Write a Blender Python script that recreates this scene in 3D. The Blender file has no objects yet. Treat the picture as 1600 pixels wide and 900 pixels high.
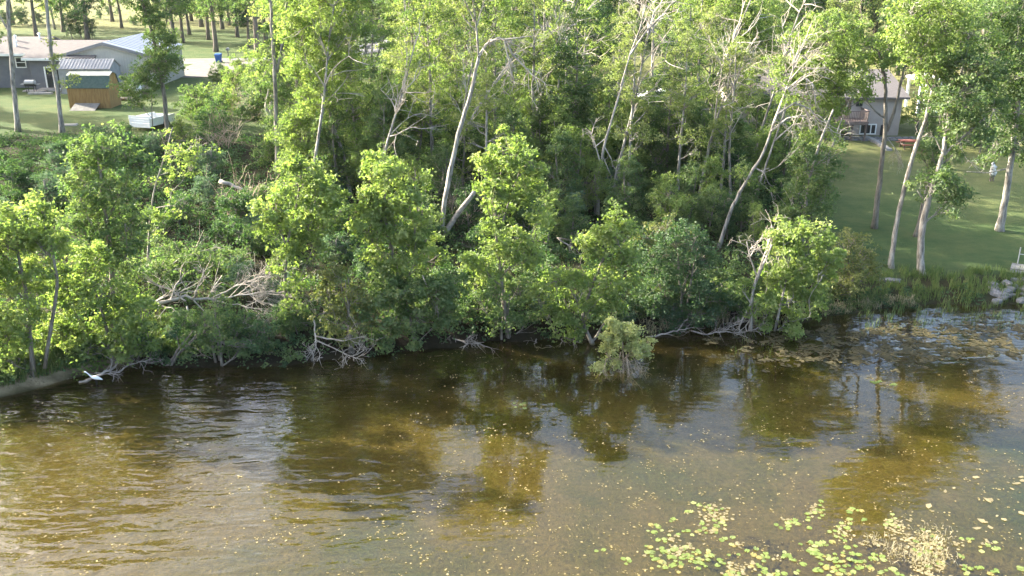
import bpy, math, random
import numpy as np
from mathutils import Vector

# ------------------------------------------------------------------ camera, world, sun, exposure
sc = bpy.context.scene
COL = sc.collection
PITCH = math.radians(20.0); CAMH = 20.0; F = 1450.0
cam_d = bpy.data.cameras.new("camera"); cam = bpy.data.objects.new("camera", cam_d); COL.objects.link(cam)
cam.location = (0, 0, CAMH); cam.rotation_euler = (math.radians(90) - PITCH, 0, 0)
cam_d.sensor_width = 36.0; cam_d.lens = 36.0 * F / 1600.0; cam_d.clip_end = 4000.0; cam_d.clip_start = 0.5
sc.camera = cam
SUN_EL = math.radians(23.5); SUN_AZ = math.radians(22.0)      # azimuth: degrees from -X towards +Y
TO_SUN = Vector((-math.cos(SUN_EL) * math.cos(SUN_AZ), math.cos(SUN_EL) * math.sin(SUN_AZ), math.sin(SUN_EL)))
world = bpy.data.worlds.new("World"); sc.world = world; world.use_nodes = True
wn = world.node_tree
bg = wn.nodes["Background"]; sky = wn.nodes.new("ShaderNodeTexSky")
sky.sky_type = 'NISHITA'; sky.sun_disc = False; sky.sun_elevation = SUN_EL
sky.sun_rotation = math.atan2(TO_SUN.x, TO_SUN.y)
sky.air_density = 1.0; sky.dust_density = 5.0; sky.ozone_density = 1.0
wn.links.new(sky.outputs[0], bg.inputs[0]); bg.inputs[1].default_value = 0.15
sun_d = bpy.data.lights.new("sun", 'SUN'); sun_d.energy = 4.6; sun_d.angle = math.radians(0.55); sun_d.color = (1.0, 0.93, 0.79)
sun = bpy.data.objects.new("sun", sun_d); COL.objects.link(sun)
sun.rotation_euler = (-TO_SUN).to_track_quat('-Z', 'Y').to_euler(); sun.location = (-40, 40, 60)
sc.view_settings.view_transform = 'Standard'; sc.view_settings.look = 'None'
sc.view_settings.exposure = 2.6; sc.view_settings.gamma = 1.0; sc.view_settings.use_curve_mapping = False
cy = sc.cycles
cy.max_bounces = 7; cy.diffuse_bounces = 3; cy.glossy_bounces = 3; cy.transmission_bounces = 4; cy.transparent_max_bounces = 6
cy.volume_bounces = 0; cy.caustics_reflective = False; cy.caustics_refractive = False; cy.sample_clamp_indirect = 6.0
cy.volume_step_rate = 4.0

rng = np.random.default_rng(11); random.seed(5)
CP, SP = math.cos(PITCH), math.sin(PITCH)
# ------------------------------------------------------------------ picture measurements -> places in the world
def ray(px, py):
    x = (px - 800.0) / F; y = -(py - 450.0) / F
    return np.array((x, CP + y * SP, -SP + y * CP))
def at(px, py, Y):
    d = ray(px, py); return np.array((0, 0, CAMH)) + d * (Y / d[1])
def onz(px, py, z):
    d = ray(px, py); return np.array((0, 0, CAMH)) + d * ((z - CAMH) / d[2])
def ss(a, b, x):
    t = np.clip((np.asarray(x, float) - a) / (b - a), 0, 1); return t * t * (3 - 2 * t)
def sines(x, y, s, seed):
    r = np.random.default_rng(seed); o = 0
    for k in range(7):
        a = r.uniform(0, 6.28); f = r.uniform(.6, 1.7) / s
        o = o + np.sin((x * math.cos(a) + y * math.sin(a)) * f * 6.28 + r.uniform(0, 6.28))
    return o / 3.7
SHORE = [onz(px, py, 0.0) for px, py in [(-60, 640), (0, 620), (60, 605), (110, 594), (150, 578), (230, 570), (330, 572), (450, 570), (560, 556),
         (700, 543), (770, 532), (850, 530), (950, 528), (1020, 520), (1130, 508), (1200, 516), (1290, 494), (1380, 482), (1450, 476), (1550, 477), (1620, 477)]]
SX = np.array([-400, -70] + [p[0] for p in SHORE] + [70, 400]); SY = np.array([30, 34.5] + [p[1] for p in SHORE] + [53.5, 60])
LP = (np.array([-200, -12, -5, -2, 0, .5, 1.8, 8, 20, 38, 52, 400, 900]), np.array([-2.2, -1.0, -.62, -.3, 0, .42, .85, 1.5, 2.7, 4.6, 5, 5.6, 6]))
RP = (np.array([-200, -12, -5, -2, 0, .8, 2.5, 10, 24, 38, 60, 90, 400, 900]), np.array([-2.2, -.9, -.5, -.22, 0, .4, .8, 1.25, 2.1, 3.0, 4.3, 5, 5.6, 6]))
def shore(x): return np.interp(x, SX, SY) + .22 * sines(np.asarray(x, float), 0, 3.0, 3) + .10 * sines(np.asarray(x, float), 0, .9, 13)
def H(x, y):
    x = np.asarray(x, float); y = np.asarray(y, float); d = y - shore(x)
    w = ss(2, 24, x * (60 / np.clip(y, 40, 140)))
    h = np.interp(d, *LP) * (1 - w) + np.interp(d, *RP) * w
    rough = ss(1.5, 6, d) * (1 - ss(30, 46, d)) * (1 - ss(14, 20, x))
    return h + rough * .16 * sines(x, y, 5.0, 8) + (.05 * sines(x, y, 2.2, 9)) * ss(-14, -3, -np.abs(d)) * ss(.4, 3, np.abs(d))
def h1(x, y): return float(H(np.array([x]), np.array([y]))[0])
def G(px, py):
    d = ray(px, py); t = np.arange(30, 420, .25) / d[1]
    X = d[0] * t; Y = d[1] * t; Z = CAMH + d[2] * t
    i = int(np.argmax(Z < np.maximum(H(X, Y), -5)))
    return np.array((X[i], Y[i], H(X[i:i + 1], Y[i:i + 1])[0]))
def project(p):
    p = np.asarray(p, float); x = p[..., 0]; yy = p[..., 1]; z = p[..., 2] - CAMH
    f = yy * CP - z * SP; u = yy * SP + z * CP
    return 800 + F * x / f, 450 - F * u / f

# ------------------------------------------------------------------ mesh helpers
def mesh_np(name, V, loops, starts, mat=None, tint=None, smooth=False):
    me = bpy.data.meshes.new(name)
    V = np.asarray(V, np.float32); me.vertices.add(len(V)); me.vertices.foreach_set("co", V.ravel())
    me.loops.add(len(loops)); me.loops.foreach_set("vertex_index", np.asarray(loops, np.int32))
    me.polygons.add(len(starts)); me.polygons.foreach_set("loop_start", np.asarray(starts, np.int32))
    me.polygons.foreach_set("use_smooth", np.full(len(starts), bool(smooth)))
    me.update(calc_edges=True)
    if tint is not None:
        a = me.attributes.new("tint", 'FLOAT', 'FACE'); a.data.foreach_set("value", np.asarray(tint, np.float32))
    if mat: me.materials.append(mat)
    return me
class Geo:
    """collects quads and triangles; build() links them as one mesh object"""
    def __init__(s): s.V = []; s.Q = []; s.T = []; s.n = 0; s.tq = []
    def add(s, V, Q=None, T=None, tint=None):
        V = np.asarray(V, float).reshape(-1, 3)
        if Q is not None and len(Q): s.Q.append(np.asarray(Q, int) + s.n)
        if T is not None and len(T): s.T.append(np.asarray(T, int) + s.n)
        if tint is not None: s.tq.append(tint)
        s.V.append(V); s.n += len(V); return s
    def box(s, x0, x1, y0, y1, z0, z1):
        V = [(x, y, z) for z in (z0, z1) for x, y in ((x0, y0), (x1, y0), (x1, y1), (x0, y1))]
        return s.add(V, [(0, 3, 2, 1), (4, 5, 6, 7), (0, 1, 5, 4), (1, 2, 6, 5), (2, 3, 7, 6), (3, 0, 4, 7)])
    def hexa(s, bottom, top):
        return s.add(list(bottom) + list(top), [(0, 3, 2, 1), (4, 5, 6, 7), (0, 1, 5, 4), (1, 2, 6, 5), (2, 3, 7, 6), (3, 0, 4, 7)])
    def slab(s, quad, th):
        q = np.asarray(quad, float); n = np.cross(q[1] - q[0], q[3] - q[0]); n /= np.linalg.norm(n)
        return s.hexa(q - n * th, q)
    def bar(s, a, b, w, h=None):
        a = np.asarray(a, float); b = np.asarray(b, float); h = h or w; t = b - a; t /= np.linalg.norm(t)
        u = np.cross(t, (0, 0, 1)) if abs(t[2]) < .95 else np.cross(t, (0, 1, 0)); u /= np.linalg.norm(u); v = np.cross(u, t)
        o = [-u * w / 2 - v * h / 2, u * w / 2 - v * h / 2, u * w / 2 + v * h / 2, -u * w / 2 + v * h / 2]
        return s.hexa([a + k for k in o], [b + k for k in o])
    def tube(s, P, R, n=6, jit=0.0, cap=True):
        P = np.asarray(P, float); k = len(P); R = np.broadcast_to(np.asarray(R, float), (k,))
        t = np.gradient(P, axis=0); t /= np.linalg.norm(t, axis=1)[:, None] + 1e-9
        ref = np.array((0.31, 0.9, 0.12)) if abs(t[0][1]) < .85 else np.array((1., 0.1, 0.))
        u = np.cross(t, ref); u /= np.linalg.norm(u, axis=1)[:, None] + 1e-9; v = np.cross(t, u)
        a = np.arange(n) * 2 * math.pi / n
        rr = R[:, None] * (1 + (jit * rng.standard_normal((k, n)) if jit else 0))
        V = P[:, None, :] + rr[..., None] * (np.cos(a)[None, :, None] * u[:, None, :] + np.sin(a)[None, :, None] * v[:, None, :])
        i = np.arange(k - 1)[:, None] * n; j = np.arange(n)[None, :]; j2 = (j + 1) % n
        Q = np.stack([i + j, i + j2, i + n + j2, i + n + j], -1).reshape(-1, 4)
        V = V.reshape(-1, 3); T = None
        if cap:
            V = np.vstack([V, P[-1:] + t[-1:] * R[-1] * .5, P[:1]]); c = k * n
            T = [((k - 1) * n + q, (k - 1) * n + (q + 1) % n, c) for q in range(n)] + [((q + 1) % n, q, c + 1) for q in range(n)]
        return s.add(V, Q, T)
    def data(s, name, mat, smooth=False):
        V = np.vstack(s.V); L = []; S = []; o = 0; m = []
        if s.Q:
            Q = np.vstack(s.Q); L.append(Q.ravel()); S.append(np.arange(len(Q)) * 4); o = len(Q) * 4
        if s.T:
            T = np.vstack(s.T); L.append(T.ravel()); S.append(o + np.arange(len(T)) * 3)
        tint = np.concatenate(s.tq) if s.tq else None
        return mesh_np(name, V, np.concatenate(L), np.concatenate(S), mat, tint, smooth)
    def build(s, name, mat, parent=None, smooth=False):
        return link(name, s.data(name, mat, smooth), parent)
def link(name, me, parent=None):
    o = bpy.data.objects.new(name, me); COL.objects.link(o)
    if parent is not None: o.parent = parent; o.matrix_parent_inverse = PINV.get(parent.name, parent.matrix_basis.inverted())
    return o
PINV = {}
def tag(o, label=None, cat=None, group=None, kind=None):
    if label: o["label"] = label
    if cat: o["category"] = cat
    if group: o["group"] = group
    if kind: o["kind"] = kind
    return o
def thing(name, label, cat, loc, group=None):
    """an Empty at the thing's base; parts are built in world coordinates and parented to it"""
    o = bpy.data.objects.new(name, None); COL.objects.link(o); o.empty_display_size = .3
    o.location = tuple(float(v) for v in loc); PINV[o.name] = o.matrix_basis.inverted()
    from mathutils import Matrix
    PINV[o.name] = Matrix.Translation(-Vector(o.location))
    return tag(o, label, cat, group)
def stuff(o): o["kind"] = "stuff"; return o
def leaves(P, L, W, up=.7, out=None, outw=.5, rnd=.75, droop=.0):
    """one folded four-cornered leaf per point"""
    N = len(P); n = rng.standard_normal((N, 3)) * rnd + np.array((0, 0, up))
    if out is not None: n = n + out * outw
    n /= np.linalg.norm(n, axis=1)[:, None] + 1e-9
    t = rng.standard_normal((N, 3)); t[:, 2] -= droop; t -= n * (t * n).sum(1)[:, None]; t /= np.linalg.norm(t, axis=1)[:, None] + 1e-9
    b = np.cross(n, t); L = (L * rng.uniform(.7, 1.25, N))[:, None]; W = (W * rng.uniform(.7, 1.25, N))[:, None]
    f = n * L * .13
    V = np.stack([P - t * L * .5, P + b * W * .5 + f - t * L * .08, P + t * L * .5 - f * .6, P - b * W * .5 + f - t * L * .08], 1).reshape(-1, 3)
    return V, np.arange(N * 4).reshape(N, 4)

# ------------------------------------------------------------------ materials
def mat(name, col, rough=.8, col2=None, scale=4.0, detail=4.0, bump=0.0, bscale=None, metal=0.0, spec=.3, coords='Object', stretch=(1, 1, 1)):
    m = bpy.data.materials.new(name); m.use_nodes = True; nt = m.node_tree; p = nt.nodes["Principled BSDF"]
    p.inputs["Roughness"].default_value = rough; p.inputs["Metallic"].default_value = metal; p.inputs["Specular IOR Level"].default_value = spec
    p.inputs["Base Color"].default_value = (*col, 1)
    if col2 or bump:
        tc = nt.nodes.new("ShaderNodeTexCoord"); mp = nt.nodes.new("ShaderNodeMapping"); mp.inputs["Scale"].default_value = stretch
        nt.links.new(tc.outputs[coords], mp.inputs[0])
        nz = nt.nodes.new("ShaderNodeTexNoise"); nz.inputs["Scale"].default_value = scale; nz.inputs["Detail"].default_value = detail
        nz.inputs["Roughness"].default_value = .65; nt.links.new(mp.outputs[0], nz.inputs["Vector"])
        if col2:
            r = nt.nodes.new("ShaderNodeValToRGB"); r.color_ramp.elements[0].position = .38; r.color_ramp.elements[1].position = .62
            r.color_ramp.elements[0].color = (*col, 1); r.color_ramp.elements[1].color = (*col2, 1)
            nt.links.new(nz.outputs[0], r.inputs[0]); nt.links.new(r.outputs[0], p.inputs["Base Color"])
        if bump:
            n2 = nz
            if bscale:
                n2 = nt.nodes.new("ShaderNodeTexNoise"); n2.inputs["Scale"].default_value = bscale; n2.inputs["Detail"].default_value = 5
                nt.links.new(mp.outputs[0], n2.inputs["Vector"])
            b = nt.nodes.new("ShaderNodeBump"); b.inputs["Strength"].default_value = bump; b.inputs["Distance"].default_value = .05
            nt.links.new(n2.outputs[0], b.inputs["Height"]); nt.links.new(b.outputs[0], p.inputs["Normal"])
    return m
def leaf_mat(name, c0, c1, c2, trans=.5, gloss=.03):
    m = bpy.data.materials.new(name); m.use_nodes = True; nt = m.node_tree; nt.nodes.clear(); N = nt.nodes.new
    out = N("ShaderNodeOutputMaterial"); at_ = N("ShaderNodeAttribute"); at_.attribute_name = "tint"
    r = N("ShaderNodeValToRGB"); e = r.color_ramp.elements; e[0].position = .0; e[0].color = (*c0, 1); e[1].position = 1.0; e[1].color = (*c2, 1)
    k = e.new(.5); k.color = (*c1, 1)
    nt.links.new(at_.outputs["Fac"], r.inputs[0])
    d = N("ShaderNodeBsdfDiffuse"); t = N("ShaderNodeBsdfTranslucent"); mx = N("ShaderNodeMixShader"); mx.inputs[0].default_value = trans
    mul = N("ShaderNodeMixRGB"); mul.blend_type = 'MULTIPLY'; mul.inputs[0].default_value = 1.0; mul.inputs[2].default_value = (1.36, 1.5, .9, 1)
    nt.links.new(r.outputs[0], d.inputs[0]); nt.links.new(r.outputs[0], mul.inputs[1]); nt.links.new(mul.outputs[0], t.inputs[0])
    g = N("ShaderNodeBsdfGlossy"); g.inputs["Roughness"].default_value = .6; g.inputs[0].default_value = (.9, .95, .9, 1)
    m2 = N("ShaderNodeMixShader"); m2.inputs[0].default_value = gloss
    nt.links.new(d.outputs[0], mx.inputs[1]); nt.links.new(t.outputs[0], mx.inputs[2])
    nt.links.new(mx.outputs[0], m2.inputs[1]); nt.links.new(g.outputs[0], m2.inputs[2]); nt.links.new(m2.outputs[0], out.inputs[0])
    return m
M = {}
M['elder'] = leaf_mat("leaf_box_elder", (.105, .16, .038), (.172, .235, .064), (.26, .30, .105), .56)
M['green'] = leaf_mat("leaf_mid_green", (.056, .105, .034), (.096, .15, .05), (.165, .205, .075), .5)
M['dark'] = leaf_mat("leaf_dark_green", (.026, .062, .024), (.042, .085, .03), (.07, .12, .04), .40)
M['olive'] = leaf_mat("leaf_olive", (.07, .095, .03), (.12, .14, .04), (.19, .19, .06), .42)
M['pale'] = leaf_mat("leaf_cottonwood", (.14, .175, .055), (.20, .24, .08), (.28, .30, .125), .5)
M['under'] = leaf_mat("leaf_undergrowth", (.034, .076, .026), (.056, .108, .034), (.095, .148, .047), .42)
M['blue'] = leaf_mat("leaf_blue_green", (.05, .095, .055), (.075, .13, .075), (.12, .17, .10), .35)
M['willow'] = leaf_mat("leaf_drowned_willow", (.25, .28, .11), (.36, .38, .16), (.46, .45, .22), .48)
M['blade'] = leaf_mat("grass_blade", (.06, .10, .025), (.10, .145, .035), (.17, .185, .07), .4)
M['straw'] = leaf_mat("dead_grass_blade", (.20, .17, .10), (.28, .24, .15), (.36, .31, .20), .3)
M['reed'] = leaf_mat("reed_blade", (.05, .09, .025), (.09, .13, .035), (.16, .19, .06), .35)
M['bark'] = mat("bark_grey", (.10, .088, .072), .92, (.25, .225, .19), 5.0, 7, .9, 9.0, stretch=(1.6, 1.6, .28))
M['barkpale'] = mat("bark_pale", (.12, .108, .092), .9, (.38, .355, .315), 4.5, 7, .9, 9.0, stretch=(1.6, 1.6, .3))
M['barkdark'] = mat("bark_dark", (.09, .075, .06), .92, (.19, .165, .14), 3.0, 6, .8, 8.0, stretch=(1, 1, .25))
M['dead'] = mat("dead_wood", (.25, .22, .185), .88, (.45, .41, .355), 3.5, 5, .4, 10.0, stretch=(1, 1, .4))
M['deadbrown'] = mat("dead_twigs_brown", (.24, .18, .13), .9, (.42, .34, .26), 4.0, 5)
M['mudwood'] = mat("wet_dead_wood", (.16, .135, .115), .8, (.32, .285, .25), 4.0, 5)
# ------------------------------------------------------------------ the setting: ground with the lake bed, water, road, drive
def axis(parts):
    out = []
    for a, b, st in parts: out.append(np.arange(a, b, st))
    return np.concatenate(out + [np.array([parts[-1][1]])])
gx = axis([(-1200, -200, 100), (-200, -80, 10), (-80, 80, .75), (80, 200, 10), (200, 1200, 100)])
gy = axis([(-200, 10, 15), (10, 32, 2), (32, 60, .5), (60, 130, .9), (130, 260, 5), (260, 1500, 80)])
XX, YY = np.meshgrid(gx, gy); ZZ = H(XX, YY); DD = YY - shore(XX)
nx, ny = len(gx), len(gy)
ii = (np.arange(ny - 1)[:, None] * nx + np.arange(nx - 1)[None, :])
Q = np.stack([ii, ii + 1, ii + nx + 1, ii + nx], -1).reshape(-1, 4)
me = mesh_np("ground", np.stack([XX, YY, ZZ], -1).reshape(-1, 3), Q.ravel(), np.arange(len(Q)) * 4, smooth=True)
def right_edge(Y): return 20.5 + (Y - 56) * .10
wob = 2.2 * sines(XX, YY, 9.0, 21)
lawnR = ss(-.8, .8, XX - right_edge(YY) + wob * .4) * ss(2.2, 3.6, DD)
lawnL = ss(-1.5, 1.5, (-19 - (YY - 84) * .25) - XX + wob) * ss(79, 84, YY + wob)
yard = ss(92, 100, YY + wob * 1.5)
lawn = np.clip(np.maximum(np.maximum(lawnR, lawnL), yard), 0, 1)
dry = np.clip(ss(62, 84, YY + 3 * sines(XX, YY, 12, 5)) * lawnR * .65 + .8 * ss(182, 205, YY + wob) + .9 * yard * ss(0, 12, XX - 2) * ss(160, 120, YY), 0, 1)  # right lawn lightens towards the house as painted-in sunlight; elsewhere dry field and yard
sand = ss(-.25, .15, DD) * ss(2.0, 1.1, DD + .3 * sines(XX, YY, 2.0, 4)) * ss(-18.9, -20.0, XX) * (.35 + .65 * ss(-.5, .3, sines(XX, YY, 1.3, 91)))
for nm, arr in (("lawn", lawn), ("dry", dry), ("sand", np.clip(sand, 0, 1)), ("bed", ss(.02, -.1, ZZ)), ("bed_shade", ss(-7.5, -2.0, DD + 1.6 * sines(XX, YY, 3.5, 61)) * ss(.1, 0, ZZ)), ("wet_shade", ss(2.2, .9, DD) * ss(-20.0, -18.9, XX) * ss(19, 14, XX))):
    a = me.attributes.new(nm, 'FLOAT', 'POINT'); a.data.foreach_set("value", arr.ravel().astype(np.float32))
gm = bpy.data.materials.new("ground_soil_and_grass"); gm.use_nodes = True; nt = gm.node_tree; p = nt.nodes["Principled BSDF"]
p.inputs["Roughness"].default_value = .95; p.inputs["Specular IOR Level"].default_value = .1
tc = nt.nodes.new("ShaderNodeTexCoord")
def noise(scale, detail=4, rough=.6, stretch=(1, 1, 1), src=tc):
    mp = nt.nodes.new("ShaderNodeMapping"); mp.inputs["Scale"].default_value = stretch; nt.links.new(src.outputs["Object"], mp.inputs[0])
    n = nt.nodes.new("ShaderNodeTexNoise"); n.inputs["Scale"].default_value = scale; n.inputs["Detail"].default_value = detail
    n.inputs["Roughness"].default_value = rough; nt.links.new(mp.outputs[0], n.inputs["Vector"]); return n.outputs[0]
def ramp(fac, stops):
    r = nt.nodes.new("ShaderNodeValToRGB"); e = r.color_ramp.elements
    e[0].position, e[0].color = stops[0][0], (*stops[0][1], 1); e[1].position, e[1].color = stops[-1][0], (*stops[-1][1], 1)
    for q, c in stops[1:-1]: k = e.new(q); k.color = (*c, 1)
    nt.links.new(fac, r.inputs[0]); return r.outputs[0]
def mixc(fac, a, b, mode='MIX'):
    m = nt.nodes.new("ShaderNodeMixRGB"); m.blend_type = mode
    if isinstance(fac, float): m.inputs[0].default_value = fac
    else: nt.links.new(fac, m.inputs[0])
    nt.links.new(a, m.inputs[1]); nt.links.new(b, m.inputs[2]); return m.outputs[0]
def attr(nm):
    a = nt.nodes.new("ShaderNodeAttribute"); a.attribute_name = nm; return a.outputs["Fac"]
def math_(op, a, b, clamp=False):
    m = nt.nodes.new("ShaderNodeMath"); m.operation = op; m.use_clamp = clamp
    for k, v in enumerate((a, b)):
        if isinstance(v, (int, float)): m.inputs[k].default_value = v
        else: nt.links.new(v, m.inputs[k])
    return m.outputs[0]
soil = ramp(noise(1.3, 6, .7), [(.3, (.026, .023, .014)), (.5, (.042, .04, .02)), (.7, (.034, .055, .02))])
grass = ramp(math_('ADD', math_('MULTIPLY', noise(.35, 8, .75), .6), math_('MULTIPLY', noise(1.1, 8, .8, (.5, 1.6, 1)), .42)), [(.3, (.036, .068, .023)), (.46, (.054, .086, .03)), (.60, (.088, .108, .04)), (.75, (.14, .135, .062))])
dry_sunlit = ramp(noise(.8, 7, .7), [(.3, (.105, .12, .04)), (.55, (.175, .168, .068)), (.75, (.245, .215, .10))])
sandc = ramp(noise(2.0, 6, .7), [(.3, (.24, .18, .11)), (.7, (.42, .34, .22))])
bedn = math_('ADD', math_('MULTIPLY', noise(.11, 3, .5), .7), math_('MULTIPLY', noise(.5, 6, .7), .35))
bedc = ramp(bedn, [(.36, (.055, .07, .02)), (.46, (.085, .08, .024)), (.54, (.12, .10, .044)), (.64, (.10, .08, .036)), (.74, (.066, .075, .02))])
spk = ramp(noise(5.0, 5, .8), [(.35, (.62, .62, .62)), (.6, (1.0, 1.0, 1.0)), (.72, (1.35, 1.3, 1.2))])
c = mixc(attr("lawn"), soil, grass); c = mixc(attr("dry"), c, dry_sunlit); c = mixc(attr("sand"), c, sandc); c = mixc(attr("wet_shade"), c, ramp(noise(3.0, 5, .7), [(.3, (.014, .012, .008)), (.7, (.03, .025, .016))]))  # last mix darkens the wooded bank: wet soil plus painted overhang shade
bed_shade = ramp(noise(1.2, 5, .7), [(.3, (.014, .012, .006)), (.55, (.03, .024, .011)), (.75, (.055, .042, .018))])  # tree shade along the shore, painted into the lake bed colour
c = mixc(attr("bed"), c, mixc(attr("bed_shade"), mixc(1.0, bedc, spk, 'MULTIPLY'), bed_shade))
nt.links.new(c, p.inputs["Base Color"])
b = nt.nodes.new("ShaderNodeBump"); b.inputs["Strength"].default_value = .8; b.inputs["Distance"].default_value = .2
nt.links.new(noise(5.0, 6, .75), b.inputs["Height"]); nt.links.new(b.outputs[0], p.inputs["Normal"])
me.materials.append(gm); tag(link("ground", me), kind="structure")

wm = bpy.data.materials.new("lake_water"); wm.use_nodes = True; nt = wm.node_tree; nt.nodes.clear()
tc = nt.nodes.new("ShaderNodeTexCoord")
def wnoise(rot, sx, sy, scale, detail):
    mp = nt.nodes.new("ShaderNodeMapping"); mp.inputs["Rotation"].default_value = (0, 0, rot); mp.inputs["Scale"].default_value = (sx, sy, 1)
    nt.links.new(tc.outputs["Object"], mp.inputs[0])
    n = nt.nodes.new("ShaderNodeTexNoise"); n.inputs["Scale"].default_value = scale; n.inputs["Detail"].default_value = detail
    n.inputs["Distortion"].default_value = .3; nt.links.new(mp.outputs[0], n.inputs["Vector"]); return n.outputs[0]
sx_ = nt.nodes.new("ShaderNodeSeparateXYZ"); nt.links.new(tc.outputs["Object"], sx_.inputs[0])
def mrange(v, a, b, lo, hi):
    m = nt.nodes.new("ShaderNodeMapRange"); m.interpolation_type = 'SMOOTHSTEP'
    for k, q in zip(("From Min", "From Max", "To Min", "To Max"), (a, b, lo, hi)): m.inputs[k].default_value = q
    nt.links.new(v, m.inputs[0]); return m.outputs[0]
breeze = mrange(math_('ADD', sx_.outputs[0], math_('MULTIPLY', wnoise(0, 1, 1, .09, 2), 9.0)), -9.0, 4.0, 1.0, .10)
near_r = math_('MULTIPLY', mrange(sx_.outputs[0], 9, 15, 0, .55), mrange(sx_.outputs[1], 41, 45, 0, 1))
calm = math_('MAXIMUM', breeze, near_r)
wave = math_('ADD', wnoise(-.22, .55, 1.9, .62, 2), math_('MULTIPLY', wnoise(-.12, .8, 1.6, 1.9, 2), .22))
hgt = math_('MULTIPLY', wave, calm)
bp = nt.nodes.new("ShaderNodeBump"); bp.inputs["Strength"].default_value = 1.0; bp.inputs["Distance"].default_value = .17
nt.links.new(hgt, bp.inputs["Height"])
ge = nt.nodes.new("ShaderNodeNewGeometry"); dt = nt.nodes.new("ShaderNodeVectorMath"); dt.operation = 'DOT_PRODUCT'
nt.links.new(bp.outputs[0], dt.inputs[0]); nt.links.new(ge.outputs["Incoming"], dt.inputs[1])
cosi = math_('ABSOLUTE', dt.outputs["Value"], 0)
fres = math_('ADD', math_('MULTIPLY', math_('POWER', math_('SUBTRACT', 1.0, cosi, True), 5.0), .98), .055)   # Schlick, the same from above and below
tr = nt.nodes.new("ShaderNodeBsdfTransparent"); tr.inputs[0].default_value = (.76, .72, .50, 1)
gl = nt.nodes.new("ShaderNodeBsdfGlossy"); gl.inputs["Roughness"].default_value = .015; nt.links.new(bp.outputs[0], gl.inputs["Normal"])
mx = nt.nodes.new("ShaderNodeMixShader"); nt.links.new(fres, mx.inputs[0]); nt.links.new(tr.outputs[0], mx.inputs[1]); nt.links.new(gl.outputs[0], mx.inputs[2])
ou = nt.nodes.new("ShaderNodeOutputMaterial"); nt.links.new(mx.outputs[0], ou.inputs[0])
g = Geo(); g.add([(-900, -190, 0), (900, -190, 0), (900, 64, 0), (-900, 64, 0)], [(0, 1, 2, 3)])
tag(g.build("lake_water", wm), kind="structure")

def ribbon(name, pts, width, m, lift, kind="structure"):
    pts = np.asarray(pts, float); k = len(pts); s = np.linspace(0, k - 1, (k - 1) * 14 + 1)
    P = np.stack([np.interp(s, np.arange(k), pts[:, q]) for q in (0, 1)], -1); w = np.interp(s, np.arange(k), np.broadcast_to(width, (k,)))
    t = np.gradient(P, axis=0); t /= np.linalg.norm(t, axis=1)[:, None]; nn = np.stack([-t[:, 1], t[:, 0]], -1)
    cols = np.linspace(-.5, .5, 7); V = []
    for cidx in cols:
        q = P + nn * (w * cidx)[:, None]; V.append(np.column_stack([q, H(q[:, 0], q[:, 1]) + lift]))
    V = np.stack(V, 1); n0, n1 = V.shape[:2]; i = np.arange(n0 - 1)[:, None] * n1 + np.arange(n1 - 1)[None, :]
    Qd = np.stack([i, i + n1, i + n1 + 1, i + 1], -1).reshape(-1, 4)
    o = Geo().add(V.reshape(-1, 3), Qd).build(name, m); return tag(o, kind=kind)
M['gravel'] = mat("gravel", (.10, .093, .08), .95, (.15, .138, .118), 1.2, 6, .5, 14)
M['road'] = mat("worn_asphalt", (.13, .127, .12), .9, (.18, .177, .17), .7, 6, .3, 20)
rp = [G(px, py)[:2] for px, py in [(60, 96), (290, 96), (430, 95), (500, 91), (560, 80), (600, 70), (650, 60), (720, 50)]]
rp = [rp[0] + np.array((-120, -2))] + rp + [rp[-1] + np.array((40, 30))]
ribbon("road", rp, 6.5, M['road'], .035)
ribbon("gravel_drive", [G(365, 97)[:2] + np.array((0, 1.0)), G(345, 104)[:2], G(305, 112)[:2], G(297, 122)[:2]], [10, 9, 7, 5], M['gravel'], .06)
ribbon("dirt_path", [(-48, 137), (-30, 133), (0, 118), (14, 108), (19, 100)], [4, 4, 4, 4, 4], M['gravel'], .05)
# ------------------------------------------------------------------ buildings
M['siding'] = mat("charcoal_siding", (.125, .13, .145), .7, (.16, .165, .18), .8, 4)
M['trim'] = mat("white_trim", (.72, .71, .68), .6, (.80, .79, .77), 3, 4)
M['shingle'] = mat("roof_shingles", (.118, .106, .10), .95, (.158, .143, .134), 3.0, 6, .6, 9, stretch=(1, 3, 1))
M['glass'] = mat("window_glass", (.03, .035, .04), .06, spec=.8)
M['steel'] = mat("pale_ribbed_steel", (.36, .362, .335), .5, (.41, .412, .38), .7, 4)
M['steelroof'] = mat("blue_grey_steel_roof", (.17, .20, .25), .5, (.195, .225, .27), .6, 4)
M['metalroof'] = mat("galvanised_roof", (.24, .238, .235), .45, (.30, .295, .29), .8, 4)
M['greywall'] = mat("weathered_grey_wall", (.25, .255, .265), .85, (.33, .335, .34), 1.2, 5)
M['wood'] = mat("stained_wood", (.24, .14, .055), .8, (.34, .215, .09), 2.0, 6, .3, 8, stretch=(6, 6, .6))
M['greenshingle'] = mat("green_shingles", (.05, .085, .08), .9, (.085, .125, .11), 4, 5, .5, 12)
M['oldwood'] = mat("weathered_planks", (.15, .142, .13), .9, (.22, .208, .19), 2.5, 6, .3, 9)
M['white'] = mat("white_paint", (.74, .74, .72), .5, (.82, .82, .80), 2, 4)
M['black'] = mat("black_enamel", (.03, .03, .032), .45)
M['greymetal'] = mat("grey_metal", (.36, .365, .37), .5, metal=.3)
M['blue'] = M.get('blue'); M['bluebin'] = mat("blue_plastic", (.02, .09, .28), .6)
M['taupe'] = mat("taupe_siding", (.315, .275, .245), .75, (.375, .33, .295), .7, 4)
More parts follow.
